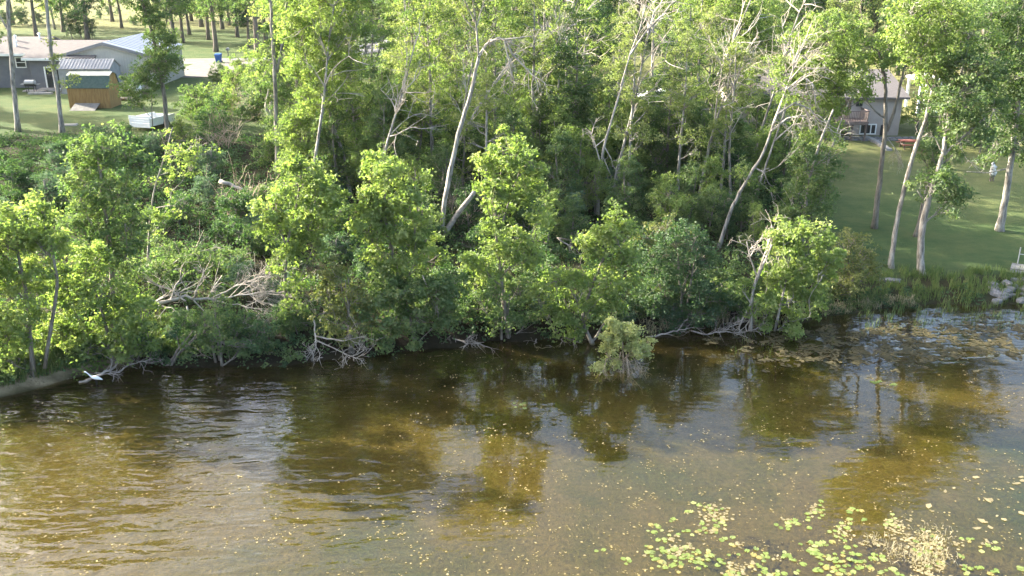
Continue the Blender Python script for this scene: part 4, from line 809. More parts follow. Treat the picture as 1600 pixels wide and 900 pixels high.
tree("leaning_white_tree", "second narrower leaning white trunk just right of the large one", "tree",
     [([(1166, 352), (1180, 305), (1200, 250), (1215, 205), (1228, 170)], .12, .06)], (), bark='barkpale',
     twigs=[([(1224, 180), (1232, 140), (1226, 100)], .07, 2, 8, .5, 0), ([(1188, 285), (1205, 300), (1212, 325)], .04, 1, 3, .5, .1), ([(1210, 220), (1240, 195), (1262, 190)], .06, 2, 7, .6, .03)])
# ---- trees of the right lawn
LT = dict(dens=8.5, per=40, rc=.46, L=.21, W=.135)
tree("lawn_tree", "grey upright lawn tree in front of the taupe house with wide yellow green crown", "tree",
     [([(1366, 357), (1374, 285), (1383, 215), (1385, 165), (1382, 120), (1372, 80)], .25, .10), ([(1386, 205), (1400, 165), (1408, 120), (1418, 80)], .15, .08)],
     [(1250, 60, 34), (1290, 45, 36), (1330, 40, 34), (1240, 95, 30), (1280, 90, 42), (1320, 85, 42), (1360, 70, 38), (1300, 125, 36), (1335, 120, 34), (1270, 130, 30), (1380, 95, 30), (1260, 165, 28), (1300, 160, 26), (1225, 120, 24), (1395, 60, 30), (1280, 190, 22), (1250, 205, 22), (1345, 145, 14)], 'elder', 'bark', **LT,
     twigs=[([(1384, 130), (1370, 118), (1362, 112)], .05, 1, 5, .6, 0), ([(1386, 215), (1400, 232), (1412, 262)], .035, 2, 5, .5, .2)])
tree("lawn_tree", "white trunked lawn tree leaning right, second from the dock side pair", "tree",
     [([(1392, 420), (1398, 370), (1410, 310), (1428, 245), (1448, 185), (1460, 140), (1466, 110)], .22, .09)],
     [(1440, 55, 40), (1480, 40, 40), (1460, 85, 36), (1425, 80, 30), (1500, 80, 40), (1415, 40, 34), (1465, 120, 28), (1440, 110, 22), (1520, 45, 40), (1470, 0, 50), (1430, 5, 40)], 'elder', 'barkpale', **LT,
     twigs=[([(1462, 135), (1450, 110), (1445, 92)], .05, 1, 5, .5, 0), ([(1452, 170), (1475, 150), (1490, 130)], .05, 1, 4, .5, 0)])
tree("lawn_tree", "thick white trunked lawn tree nearest the water forking into a long right limb", "tree",
     [([(1441, 428), (1438, 385), (1446, 330), (1458, 290), (1474, 240), (1482, 200), (1486, 150)], .30, .12), ([(1472, 245), (1500, 218), (1540, 184)], .12, .07)],
     [(1450, 285, 30), (1485, 280, 34), (1478, 315, 28), (1500, 305, 26), (1430, 290, 18), (1490, 150, 36), (1520, 130, 40), (1500, 190, 34), (1540, 165, 36), (1475, 180, 24), (1525, 210, 26), (1545, 100, 40), (1505, 95, 40), (1490, 240, 22)], 'green', 'barkpale', **LT,
     twigs=[([(1482, 205), (1500, 222), (1512, 248)], .04, 1, 5, .6, .08), ([(1470, 235), (1460, 215), (1440, 210)], .035, 1, 4, .6, 0)])
tree("lawn_tree", "shorter grey trunk standing just behind the thick white lawn trunk", "tree", [([(1430, 370), (1442, 325), (1455, 270), (1462, 230)], .2, .1)],
     [(1465, 225, 26), (1440, 240, 24), (1480, 250, 24), (1455, 260, 22)], 'green', 'bark', **LT)
tree("lawn_tree", "stout pale trunk at the right picture edge under a dark heavy crown", "tree",
     [([(1562, 360), (1569, 310), (1577, 265), (1584, 210), (1588, 150)], .34, .18), ([(1577, 262), (1545, 270), (1510, 268)], .07, .03)],
     [(1590, 50, 50), (1560, 80, 40), (1590, 110, 50), (1565, 140, 42), (1600, 170, 46), (1570, 185, 36), (1595, 220, 34), (1560, 225, 24), (1540, 60, 36), (1630, 120, 60), (1620, 240, 30), (1545, 240, 20), (1600, 0, 60), (1550, 20, 40)], 'green', 'barkpale', **LT)

tree("bushy_wood_tree", "tall yellow green tree screening the taupe house wing", "tree", [([(1103, 190), (1106, 140), (1112, 80), (1120, 20)], .2, .08)],
     [(1120, 55, 36), (1160, 35, 36), (1196, 62, 30), (1150, 84, 24), (1228, 92, 24), (1095, 25, 36), (1190, 15, 34), (1080, 70, 28), (1130, 100, 20), (1140, -20, 44), (1225, 55, 24)], 'elder', Y=90, base=(1103, 190), dens=9, per=44, rc=.5, L=.22, W=.15)
tree("bushy_wood_tree", "light green tree low over the leaning white trunks beside the lawn", "tree", [([(1262, 250), (1258, 200), (1262, 140)], .14, .06)],
     [(1262, 125, 26), (1240, 165, 24), (1285, 165, 28), (1265, 200, 26), (1300, 200, 22), (1310, 130, 24), (1225, 205, 18), (1235, 240, 20)], 'elder', dens=10, per=44, rc=.46, L=.21, W=.14)

SL = dict(dens=8, per=34, rc=.42, L=.2, W=.13, gap=.35)
tree("slender_tree", "thin curved pale stem below the road bend, leaning right", "tree", [([(596, 222), (606, 190), (622, 160), (632, 130)], .11, .05)], [(636, 122, 16), (625, 105, 16), (648, 135, 14)], 'elder', 'barkpale', **SL)
tree("slender_tree", "short pale stem with light crown beside the large light green tree", "tree", [([(500, 215), (502, 150), (504, 105), (512, 80)], .11, .04)], [(515, 72, 20), (500, 90, 16), (525, 95, 16)], 'pale', 'barkpale', **SL)
tree("slender_tree", "bent pale stem with bare fingers left of the utility pole", "tree", [([(966, 185), (975, 130), (985, 85), (992, 50)], .10, .04)], (), bark='dead', twigs=[([(985, 85), (995, 62), (1012, 40)], .035, 2, 6, .45, 0), ([(980, 110), (972, 85), (970, 60)], .035, 2, 5, .45, 0)])
tree("slender_tree", "twisted dead stem with curled top beside the utility pole", "tree", [([(1010, 180), (1014, 130), (1018, 105), (1026, 78), (1040, 55)], .10, .04)], (), bark='dead', twigs=[([(1018, 100), (1028, 88), (1032, 72)], .035, 2, 5, .6, 0), ([(1030, 70), (1045, 48), (1052, 40)], .03, 2, 5, .5, 0)])
tree("slender_tree", "tall curving pale stem between utility pole and twiggy white tree", "tree", [([(1056, 215), (1062, 160), (1068, 110), (1080, 70), (1098, 35)], .13, .05)], [(1100, 40, 20), (1088, 62, 16), (1112, 25, 18)], 'pale', 'barkpale', twigs=[([(1080, 70), (1100, 45), (1120, 40)], .04, 2, 7, .5, 0)], **SL)
tree("dark_crown_tree", "small tree with dark round crown right of the straight white dead trunk", "tree", [([(924, 165), (924, 120), (922, 70)], .17, .08)], [(920, 45, 28), (900, 65, 24), (940, 62, 26), (922, 85, 26), (905, 95, 18), (945, 88, 18), (925, 20, 24)], 'dark', 'bark', Y=92, base=(924, 165), dens=12, per=40, rc=.45, L=.2, W=.13)
tree("slender_tree", "leaning pale stem with dead spray at the top picture edge, mid wood", "tree", [([(762, 175), (772, 110), (786, 60), (802, 15), (812, -20)], .12, .05)], (), bark='dead', twigs=[([(790, 48), (808, 20), (830, 0)], .04, 2, 7, .45, 0), ([(798, 25), (800, 0), (806, -20)], .04, 2, 6, .45, 0)])
tree("slender_tree", "straight pale stem left of the brittle dead tree, small light crown", "tree", [([(838, 245), (842, 180), (846, 120), (848, 70)], .11, .04)], [(848, 60, 20), (836, 80, 16), (860, 78, 16), (846, 100, 14)], 'elder', 'barkpale', **SL)
tree("slender_tree", "thin pale stem right of the twiggy white tree, forked and nearly bare", "tree", [([(1186, 250), (1192, 200), (1204, 160), (1222, 120)], .11, .05)], (), bark='dead', twigs=[([(1204, 160), (1206, 130), (1200, 105)], .04, 2, 7, .5, 0), ([(1214, 140), (1232, 118), (1252, 108)], .04, 2, 7, .5, .02)])
tree("slender_tree", "pale diagonal stem under the wide lawn crown left of the deck", "tree", [([(1290, 265), (1302, 225), (1318, 180), (1340, 130)], .11, .05)], [(1345, 120, 18), (1330, 140, 16)], 'elder', 'barkpale', **SL)
# ---- repeats: background trees and filling shrubs from a few models, copied object by object
def copy_thing(root, loc, rz, s, label=None, group=None):
    c = root.copy(); COL.objects.link(c); c.location = loc; c.rotation_euler = (0, 0, rz); c.scale = (s, s, s) if not isinstance(s, tuple) else s
    if label: c["label"] = label
    if group: c["group"] = group
    for ch in root.children:
        k = ch.copy(); COL.objects.link(k); k.parent = c
    return c
def model(name, cat, h, trunk_h, lobes, mname, bark, dens, per, rc, L, W, r0=.2, gap=.2):
    o = thing(name, "", cat, (0, 0, 0)); g = Geo(); wl = [(np.array(l[:3], float), l[3]) for l in lobes]
    tt = np.linspace(0, 1, 9)[:, None]; Q = np.hstack([rng.uniform(-.5, .5) * tt + .10 * np.sin(tt * 5 + rng.uniform(0, 6)), rng.uniform(-.5, .5) * tt + .10 * np.sin(tt * 6), -.4 + (h * .85 + .4) * tt]); R = np.linspace(r0, .05, 9); R[0] *= 1.3
    g.tube(Q, R, 7, .05); _, Cl = build_crown(o, wl, mname, dens, per, rc, L, W, gap=gap)
    for (C, Rl), cl in zip(wl, Cl):
        a, ra = attach([(Q, R)], C, .4); P = curve(a, C, UP * -.05, 5); g.tube(P, np.linspace(min(ra * .6, .1), .025, 5), 5, cap=False)
        for c in cl[rng.permutation(len(cl))[:6]]: g.tube(curve(P[rng.integers(1, 5)], c[:3], UP * -.05, 3), (.025, .018, .01), 3, cap=False)
    g.build("trunk", M[bark], o, True); return o
def lob(n, rx, z0, z1, r0, r1, top=.5):
    out = []
    for k in range(n):
        z = z0 + (z1 - z0) * (k + rng.random()) / n; f = 1 - (1 - top) * ((z - z0) / (z1 - z0)); a = rng.uniform(0, 6.28); d = rx * f * rng.random() ** .5
        out.append((d * math.cos(a), d * math.sin(a), z, rng.uniform(r0, r1)))
    return out
BIG = dict(dens=5.5, per=26, rc=.62, L=.32, W=.22, gap=.25)
models = {
 'tallA': model("wood_tree", "tree", 17, 5, lob(17, 4.2, 6, 16.5, 1.5, 2.4), 'green', 'barkdark', r0=.42, **BIG),
 'tallB': model("wood_tree", "tree", 16, 4, lob(15, 3.6, 4.5, 15.5, 1.4, 2.2), 'dark', 'barkdark', r0=.38, **BIG),
 'tallC': model("wood_tree", "tree", 15, 4, lob(14, 3.6, 4, 14.5, 1.3, 2.2), 'elder', 'bark', r0=.3, **BIG),
 'tallD': model("wood_tree", "tree", 16, 4, lob(13, 3.2, 3.5, 15.5, 1.3, 2.0), 'pale', 'barkpale', r0=.26, **BIG),
 'woodA': model("wood_tree", "tree", 16, 5, lob(19, 2.9, 4.5, 15.8, 1.0, 1.7), 'elder', 'barkpale', 4.4, 44, .52, .23, .15, r0=.2, gap=.25),
 'woodB': model("wood_tree", "tree", 15, 5, lob(18, 2.7, 4.0, 14.8, 1.0, 1.7), 'green', 'bark', 4.4, 44, .52, .23, .15, r0=.2, gap=.25),
 'woodC': model("wood_tree", "tree", 17, 6, lob(17, 2.6, 5.5, 16.8, .9, 1.6), 'pale', 'barkpale', 4.0, 42, .52, .22, .14, r0=.18, gap=.3),
 'midA': model("bushy_tree", "tree", 7.5, 1, lob(11, 1.9, 1.2, 7.2, .9, 1.4), 'green', 'bark', 11, 30, .46, .22, .145, r0=.14),
 'midB': model("bushy_tree", "tree", 7.0, 1, lob(10, 1.8, 1.4, 6.8, .9, 1.35), 'elder', 'bark', 11, 30, .46, .22, .145, r0=.14),
 'midC': model("bushy_tree", "tree", 6.5, 1, lob(10, 1.9, 1.0, 6.2, .9, 1.3), 'dark', 'bark', 11, 30, .46, .22, .145, r0=.14),
 'shrA': model("shrub", "shrub", 2.6, .2, lob(7, 1.2, .6, 2.3, .6, .95, .7), 'green', 'bark', 15, 32, .36, .18, .12, r0=.05),
 'shrB': model("shrub", "shrub", 2.4, .2, lob(7, 1.3, .5, 2.1, .6, .9, .7), 'under', 'bark', 15, 32, .36, .18, .12, r0=.05),
 'shrC': model("shrub", "shrub", 2.8, .2, lob(7, 1.1, .6, 2.5, .55, .9, .7), 'elder', 'bark', 14, 32, .36, .18, .12, r0=.05),
 'shrD': model("shrub", "shrub", 2.4, .2, lob(7, 1.3, .5, 2.0, .6, .9, .7), 'blue', 'bark', 15, 34, .34, .16, .10, r0=.05)}
MARKS = [(28, "the leftmost bare trunk"), (95, "the trunk by the brown shed"), (160, "the broad dense shore tree"), (235, "the thin pale stemmed tree"), (262, "the leafy column tree"), (305, "the fallen bleached trunk"), (370, "the pale fallen log"),
 (430, "the forked grey trunk"), (480, "the slim bright shore tree"), (512, "the large light green tree"), (605, "the lobed shore tree"), (660, "the silvery leaved tree"), (690, "the leaning mossy log"), (735, "the arching dead tree"), (778, "the layered shore tree"),
 (825, "the dead hanging top"), (872, "the straight white dead trunk"), (938, "the brittle dead tree"), (1003, "the thin whitish trunk"), (1048, "the lime green maple"), (1100, "the twiggy white tree"), (1150, "the large leaning white trunk"), (1200, "the second leaning white trunk"),
 (1262, "the slanting lawn edge trunk"), (1335, "the olive shrub"), (1375, "the upright grey lawn tree"), (1420, "the second lawn trunk"), (1465, "the thick white lawn trunk"), (1570, "the stout edge trunk")]
LOOK = dict(tallA="mid green", tallB="dark green", tallC="yellow green", tallD="pale green", midA="mid green", midB="yellow green", midC="dark green", shrA="mid green", shrB="deep green", shrC="yellow green", shrD="blue green", woodA="yellow green", woodB="mid green", woodC="pale green")
KIND = {"undergrowth shrubs": "shrub", "bushy trees of the wood": "bushy tree", "tall leafy trees of the wood": "tall open tree", "middle distance trees": "middle tree", "bushes at the lawn's far edge": "lawn edge bush", "trees of the backdrop wood": "backdrop tree",
        "bushes of the backdrop wood": "backdrop bush", "grove trees on the grass across the road": "grove tree beyond road", "shrubs at the field edge": "field shrub", "dark bushes under the broad tree": "bush behind the roof", "trees left of the lawn": "tree left of the lawn"}
def name_it(kind, group, x, Y, z, s):
    px = float(project(np.array((x, Y, z + 2.0 * s)))[0]); d = Y - float(shore(np.array([x]))[0]); m = min(MARKS, key=lambda t: abs(t[0] - px)); q = px - m[0]
    where = ("just beyond" if abs(q) < 9 else ("left of" if q < 0 else "right of")) + " " + m[1]
    deep = "by the water" if d < 4 else "near the shore" if d < 12 else "midway back" if d < 26 else "far back" if d < 60 else "distant"
    big = "small " if s < .7 else "large " if s > 1.05 else ""
    if KIND[group] in ("bush behind the roof", "grove tree beyond road"): deep = ""
    return f"{big}{LOOK[kind]} {KIND[group]} {deep} {where}".replace("  ", " ")
used = set()
def put(kind, px, Y, s=1.0, label="", group=None, X_=None, name=None, rz=None):
    x = float(at(px, 200, Y)[0]) if X_ is None else X_
    x = float(ray(px, 0)[0] * 0 + (px - 800) / F * (Y * CP + (CAMH - 4) * SP)) if X_ is None else X_
    z = h1(x, Y) - .05; src = models[kind]; rz = rng.uniform(0, 6.28) if rz is None else rz
    if group in KIND: label = name_it(kind, group, x, Y, z, s)
    if kind not in used:
        used.add(kind); o = src; o.location = (x, Y, z); o.rotation_euler = (0, 0, rz); o.scale = (s, s, s) if not isinstance(s, tuple) else s
        o["label"] = label
        if group: o["group"] = group
    else: o = copy_thing(src, (x, Y, z), rz, s, label, group)
    if name: o.name = name
    return o
# grove on the grass beyond the road
GR = "grove trees on the grass across the road"
for px, py, s, kd in [(58, 57, 1.0, 'tallA'), (272, 69, 1.05, 'tallB'), (287, 67, .8, 'tallA'), (314, 42, 1.1, 'tallA'), (327, 62, .95, 'tallB'), (338, 81, 1.0, 'tallA'), (347, 46, 1.05, 'tallB'), (358, 40, .8, 'tallA'), (404, 88, 1.15, 'tallA'), (390, 74, .7, 'tallB'), (20, 38, 1.0, 'tallA'), (86, 46, .9, 'tallD'), (-30, 60, 1.1, 'tallA'), (-90, 52, 1.1, 'tallB'), (-40, 36, 1.1, 'tallA'), (-120, 75, 1.1, 'tallA'), (175, 34, 1.0, 'tallA'), (225, 30, 1.0, 'tallB'), (120, 30, 1.0, 'tallA'), (250, 46, 1.0, 'tallB'), (300, 33, 1.1, 'tallB'), (372, 58, .95, 'tallB'), (380, 40, 1.1, 'tallA'), (415, 66, 1.0, 'tallB'), (332, 34, 1.1, 'tallB'), (295, 54, .9, 'tallB'), (100, 50, 1.0, 'tallB'), (190, 44, .8, 'tallA'), (425, 50, 1.1, 'tallB')]:
    P = G(px, py); put(kd, px, float(P[1]), s, "tall dark trunked grove tree standing on the grass across the road", GR, X_=float(P[0]))
P = G(138, 62); put('tallB', 0, float(P[1]), 1.15, "broad oak-like tree with dark low foliage behind the ranch house roof", X_=float(P[0]))
for dx, s in ((-3.2, 1.5), (-1.6, 1.7), (.4, 1.2)):
    put('midC', 0, float(P[1]) + .8, .5 * s, "dark bush clinging round the base of the broad tree behind the roof", "dark bushes under the broad tree", X_=float(P[0]) + dx)
for px, py, s in [(208, 40, .8), (157, 30, .9), (170, 24, .9), (186, 22, .7), (35, 40, 1.6), (10, 42, 1.5), (60, 38, 1.2)]:
    Pq = G(px, py); put('shrD', 0, float(Pq[1]), s, "small shrub dotting the far sunlit field edge", "shrubs at the field edge", X_=float(Pq[0]))
# backdrop wood behind the road and houses
for k in range(64):
    px = 395 + k * 20.5 + rng.uniform(-14, 14); Yq = rng.uniform(150, 196)
    if px < 660: Yq += 42
    put(['tallB', 'tallA', 'tallB', 'tallC', 'tallD'][int(rng.integers(0, 5))] if px < 1150 else ['tallB', 'tallB', 'tallA', 'tallD'][int(rng.integers(0, 4))], px, Yq, rng.uniform(.85, 1.2),
        "tall tree of the dense backdrop wood beyond the yards", "trees of the backdrop wood")
for k in range(70):
    px = 420 + k * 18 + rng.uniform(-10, 10); Yq = rng.uniform(146, 200) + (42 if px < 660 else 0)
    put(['midC', 'midA', 'midC', 'midB'][k % 4], px, Yq, rng.uniform(.7, 1.2), "dense understorey bush filling the backdrop wood", "bushes of the backdrop wood")
# middle distance trees
MID = [(455, 126, 1.0, 'midB'), (480, 121, 1.35, 'tallC'), (520, 118, .75, 'tallC'), (450, 108, .8, 'midB'), (690, 122, .75, 'tallC'), (730, 128, .85, 'tallA'), (770, 118, .7, 'tallC'), (805, 132, .85, 'tallC'), (840, 120, .7, 'tallA'),
       (880, 128, .85, 'tallB'), (915, 118, .75, 'tallA'), (925, 132, .9, 'tallB'), (945, 140, .85, 'tallA'), (1035, 141, .8, 'tallC'), (1075, 128, .8, 'tallD'), (1045, 106, .9, 'midA'), (1120, 118, .85, 'tallC'), (1150, 126, .8, 'tallC'), (1130, 108, 1.0, 'midB'),
       (1190, 118, .75, 'tallC'), (1230, 122, .7, 'tallA'), (1450, 124, .75, 'tallB'), (1500, 118, .7, 'tallC'), (1545, 112, .75, 'tallA'), (1600, 115, .75, 'tallA'), (1420, 116, .9, 'midC'), (1400, 124, .8, 'tallB'), (640, 112, .65, 'tallC'), (665, 100, 1.0, 'midB')]
for px, Yq, s, kd in MID: put(kd, px, Yq, s, "leafy tree in the middle distance between wood and houses", "middle distance trees")
for px, Yq, s, kd in [(1435, 92, .8, 'midB'), (1470, 88, .9, 'midC'), (1450, 84, .5, 'midA'), (1500, 86, .8, 'midA'), (1520, 90, .75, 'midC'), (1535, 84, .55, 'midC'), (1570, 92, .9, 'midA'), (1600, 88, 1.0, 'midA'), (1480, 79, .4, 'midB')]:
    put(kd, px, Yq, s, "leafy bush along the far edge of the right lawn beside the taupe house", "bushes at the lawn's far edge")
def stem_model(h, lean, r, nt, leafy):
    o = thing("slender_tree", "", "tree", (0, 0, 0)); g = Geo(); t = np.linspace(0, 1, 9)[:, None]
    Q = np.hstack([lean * t ** 1.4 + .12 * np.sin(t * 7 + rng.uniform(0, 6)), .1 * np.sin(t * 5 + rng.uniform(0, 6)), -.3 + h * t]); R = np.linspace(r, r * .35, 9); g.tube(Q, R, 6, .05); d = Geo()
    for k in range(nt):
        i = int(rng.integers(4, 9)); bare_twigs(d, Q[i], np.array((lean / h + rng.normal(0, .45), rng.normal(0, .45), 1.0 if i > 6 else .6)), h * rng.uniform(.12, .24), r * .4, 2, .5, 3)
    g.build("trunk", M['barkpale'], o, True); d.build("twigs", M['dead'], o)
    if leafy: build_crown(o, [(Q[int(rng.integers(5, 9))] + rng.normal(0, .7, 3) * (1, 1, .6), rng.uniform(.6, .95)) for k in range(leafy)], 'pale', 7, 36, .42, .2, .13, gap=.3)
    return o
models.update(stemA=stem_model(13, 2.6, .13, 9, 0), stemB=stem_model(11, .8, .11, 8, 5), stemC=stem_model(14, 4.2, .14, 11, 3), stemD=stem_model(12, -.6, .11, 7, 6))
LOOK.update(stemA="bare", stemB="pale leafed", stemC="strongly leaning", stemD="upright")
KIND["slender pale stems of the wood"] = "slender pale stem"
for k, (px, Yq) in enumerate([(486, 64), (522, 80), (584, 62), (648, 86), (702, 66), (786, 88), (826, 76), (888, 82), (958, 66), (1030, 72), (1076, 76), (1142, 66), (1176, 76), (1232, 78), (746, 92)]):
    put(('stemA', 'stemB', 'stemC', 'stemD')[k % 4], px, Yq, rng.uniform(.8, 1.12), "", "slender pale stems of the wood", rz=rng.uniform(-.7, .7))
for px, Yq, kd, s in [(470, 74, 'woodB', .9), (455, 88, 'woodA', .95), (520, 88, 'woodC', 1.0), (655, 78, 'woodB', .95), (680, 70, 'woodA', .85), (715, 84, 'woodC', 1.0), (775, 72, 'woodA', .9), (800, 80, 'woodB', 1.0), (835, 74, 'woodC', .9), (850, 88, 'woodA', 1.0), (895, 72, 'woodB', .85), (915, 84, 'woodA', .95),
      (960, 76, 'woodC', .75), (1040, 70, 'woodB', .75), (1060, 80, 'woodA', .85), (1085, 88, 'woodC', .95), (1110, 74, 'woodB', .7), (740, 95, 'woodB', 1.0), (640, 92, 'woodC', .8), (560, 70, 'woodA', .6), (600, 64, 'woodB', .55), (985, 66, 'woodC', .8), (1062, 66, 'woodC', .78), (1125, 67, 'woodC', .72), (760, 64, 'woodC', .75)]:
    put(kd, px, Yq, s, "tall leafy tree with open crown rising from the thick of the wood", "tall leafy trees of the wood")
for px, Yq, kd, s in [(-60, 86, 'tallA', 1.0), (-160, 96, 'tallD', 1.1), (-230, 84, 'tallA', 1.0), (-120, 112, 'tallB', 1.0), (-320, 100, 'tallA', 1.1)]:
    put(kd, px, Yq, s, "tall tree beside the left lawn beyond the picture edge", "trees left of the lawn")
# bushy trees and shrubs inside the wood
W1 = [(815, 62, 'midB', .6), (870, 64, 'midA', .7), (925, 64, 'midB', .6), (985, 62, 'midA', .62), (1030, 62, 'midB', .55), (1075, 62, 'midA', .65), (1115, 64, 'midB', .6), (1165, 62, 'midA', .6), (700, 64, 'midA', .6), (845, 78, 'midB', .95), (905, 72, 'midA', .95), (950, 76, 'midB', .95), (1000, 72, 'midA', .95),
      (1055, 72, 'midB', .9), (1100, 78, 'midB', .95), (1140, 70, 'midA', .8), (1190, 70, 'midB', .75), (1225, 72, 'midA', .75), (645, 62, 'midB', .6), (560, 66, 'midB', .8), (520, 66, 'midA', .8), (470, 68, 'midA', .8), (875, 70, 'midB', .95), (965, 69, 'midB', .9), (1085, 69, 'midA', .9), (720, 68, 'midB', .9), (800, 67, 'midA', .9), (610, 70, 'midB', .9),
      (455, 78, 'midA', .9), (500, 82, 'midB', .8), (530, 74, 'midA', .8), (565, 84, 'midB', .8), (590, 72, 'midA', .75), (640, 80, 'midA', .8), (625, 66, 'midA', .7), (660, 70, 'midB', .8), (715, 76, 'midA', .8), (735, 70, 'midC', .75), (760, 82, 'midB', .85), (790, 74, 'midB', .85),
      (830, 84, 'midB', .9), (820, 68, 'midB', .65), (850, 72, 'midA', .8), (900, 78, 'midA', .9), (905, 66, 'midB', .7), (960, 82, 'midA', .85), (960, 70, 'midC', .7), (1040, 76, 'midA', .8), (1070, 82, 'midB', .85), (1090, 70, 'midB', .75), (1130, 76, 'midA', .7), (1150, 68, 'midC', .7),
      (1175, 80, 'midA', .75), (1200, 72, 'midB', .6), (1215, 84, 'midB', .75), (1240, 78, 'midA', .7), (880, 90, 'midB', .9), (700, 90, 'midB', .9), (780, 94, 'midA', .8), (600, 94, 'midA', .7), (530, 96, 'midB', .8), (1080, 94, 'midA', .8), (1020, 92, 'midC', .7), (1170, 92, 'midB', .8), (480, 92, 'midB', .8), (840, 98, 'midB', .9),
      (730, 60, 'midC', .5), (770, 60, 'midA', .5), (860, 58, 'midB', .5), (900, 58, 'midA', .45), (1140, 60, 'midC', .5), (1180, 58, 'midB', .45), (1110, 60, 'midA', .45)]
for px, Yq, kd, s in W1: put(kd, px + rng.uniform(-8, 8), Yq, s * rng.uniform(.9, 1.1), "bushy green tree standing in the thick of the wood", "bushy trees of the wood")
W2 = []
for k in range(150):
    px, Yq = rng.uniform(200, 1240), rng.uniform(49, 92)
    if px < 430 and Yq > 74: continue
    W2.append((px, Yq))
for k in range(26): W2.append((rng.uniform(-60, 210), rng.uniform(56, 80)))
for k in range(40): W2.append((rng.uniform(220, 1300), 0))
for k in range(16): W2.append((rng.uniform(950, 1190), -1))
for px, Yq in W2:
    if Yq == -1: Yq = float(shore(np.array([(px - 800) / F * 51]))[0]) + rng.uniform(.3, 1.0); s = rng.uniform(.38, .6)
    elif Yq == 0: Yq = float(shore(np.array([(px - 800) / F * 50]))[0]) + rng.uniform(1.0, 2.4); s = rng.uniform(.4, .65)
    else: s = rng.uniform(.55, 1.1)
    kd = ['shrA', 'shrB', 'shrB', 'shrD', 'shrC', 'shrA'][int(rng.integers(0, 6))]
    if px < 420: kd = ['shrB', 'shrD', 'shrB', 'shrA'][int(rng.integers(0, 4))]
    put(kd, px, Yq, s, "low leafy shrub of the undergrowth behind the shore", "undergrowth shrubs")
for px, py, kd, s, lb in [(330, 150, 'shrC', .9, "bright shrub at the gravel drive right of the metal garage"), (312, 178, 'shrA', 1.3, "dense green shrub with sunlit top right of the white trailer"), (345, 188, 'shrA', 1.2, "rounded green shrub beside the brown twiggy bush"),
                      (335, 205, 'shrB', 1.2, "dark green shrub below the rounded shrub near the trailer"), (290, 205, 'shrC', .8, "yellowish shrub at the foot of the leafy column tree"), (365, 122, 'shrC', .9, "low bright shrub on the near side of the roadside bin"), (395, 118, 'shrC', .9, "pale green shrub by the road left of the forked trunk"),
                      (345, 108, 'shrA', .8, "small green shrub just below the blue roadside bin"), (380, 106, 'shrC', 1.1, "yellow green shrub at the edge of the gravel drive"), (410, 112, 'shrA', 1.2, "green shrub close to the forked trunk by the road"), (420, 140, 'shrC', 1.3, "yellow green shrub behind the broken grey snag"),
                      (405, 165, 'shrA', 1.3, "green shrub left of the broken grey snag"), (370, 130, 'shrC', 1.1, "pale shrub above the brown twiggy bush"), (300, 165, 'shrA', 1.0, "green shrub beside the leafy column tree"), (350, 165, 'shrC', 1.2, "bright shrub left of the brown twiggy bush")]:
    Pq = G(px, py + 18); put(kd, 0, float(Pq[1]), s, lb, X_=float(Pq[0]))
# ---- undergrowth as ground cover (nobody could count it)
def cover(name, n, xr, yr, test, m, per, rad, hgt, L, W, up=.6):
    x = rng.uniform(*xr, n); y = rng.uniform(*yr, n); k = test(x, y); x, y = x[k], y[k]; z = H(x, y); n = len(x)
    mm = np.maximum(6, (per * rng.uniform(.5, 1.5, n)).astype(int)); idx = np.repeat(np.arange(n), mm); s = rng.uniform(.5, 1.3, n)
    v = rng.standard_normal((len(idx), 3)); v[:, 2] = np.abs(v[:, 2]); v /= np.linalg.norm(v, axis=1)[:, None]; r = rng.random(len(idx)) ** .4
    P = np.stack([x, y, z], -1)[idx] + v * (r * s[idx])[:, None] * np.array((rad, rad, hgt))
    tn = np.clip(.45 + .2 * rng.standard_normal(n)[idx] + .16 * rng.standard_normal(len(idx)), 0, 1)
    V, Qd = leaves(P, np.full(len(P), L), np.full(len(P), W), out=v, up=up); STAT['leaves'] += len(Qd)
    return stuff(link(name, mesh_np(name, V, Qd.ravel(), np.arange(len(Qd)) * 4, M[m], tn)))
def in_wood(x, y):
    d = y - shore(x); return (d > .5) & (x < right_edge(y) - .3) & ~((x < -18 - (y - 84) * .25) & (y > 80)) & (y < 97)
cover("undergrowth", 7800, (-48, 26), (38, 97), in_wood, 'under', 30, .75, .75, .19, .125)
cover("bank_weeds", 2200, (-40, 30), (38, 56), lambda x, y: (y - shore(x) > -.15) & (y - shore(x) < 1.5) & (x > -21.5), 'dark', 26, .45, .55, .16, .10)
def blades(name, P, Lmin, Lmax, wid, m, lean=.35, droop=0):
    n = len(P); a = rng.uniform(0, 6.28, n); d = np.stack([np.cos(a), np.sin(a), np.zeros(n)], -1); b = np.stack([-np.sin(a), np.cos(a), np.zeros(n)], -1)
    Ln = rng.uniform(Lmin, Lmax, n)[:, None]; le = (lean * rng.uniform(.2, 1.4, n))[:, None]; w = (wid * rng.uniform(.7, 1.3, n))[:, None]
    mid = P + UP * Ln * .6 + d * Ln * le * .35; tip = P + UP * Ln * (1 - .35 * le - droop) + d * Ln * le
    V = np.stack([P - b * w * .5, P + b * w * .5, mid + b * w * .45, mid - b * w * .45, tip], 1).reshape(-1, 3); i = np.arange(n) * 5
    Qd = np.stack([i, i + 1, i + 2, i + 3], -1); T = np.stack([i + 3, i + 2, i + 4], -1); t = np.clip(.5 + .22 * rng.standard_normal(n), 0, 1)
    loops = np.concatenate([Qd.ravel(), T.ravel()]); st = np.concatenate([np.arange(n) * 4, n * 4 + np.arange(n) * 3])
    return stuff(link(name, mesh_np(name, V, loops, st, M[m], np.concatenate([t, t]))))
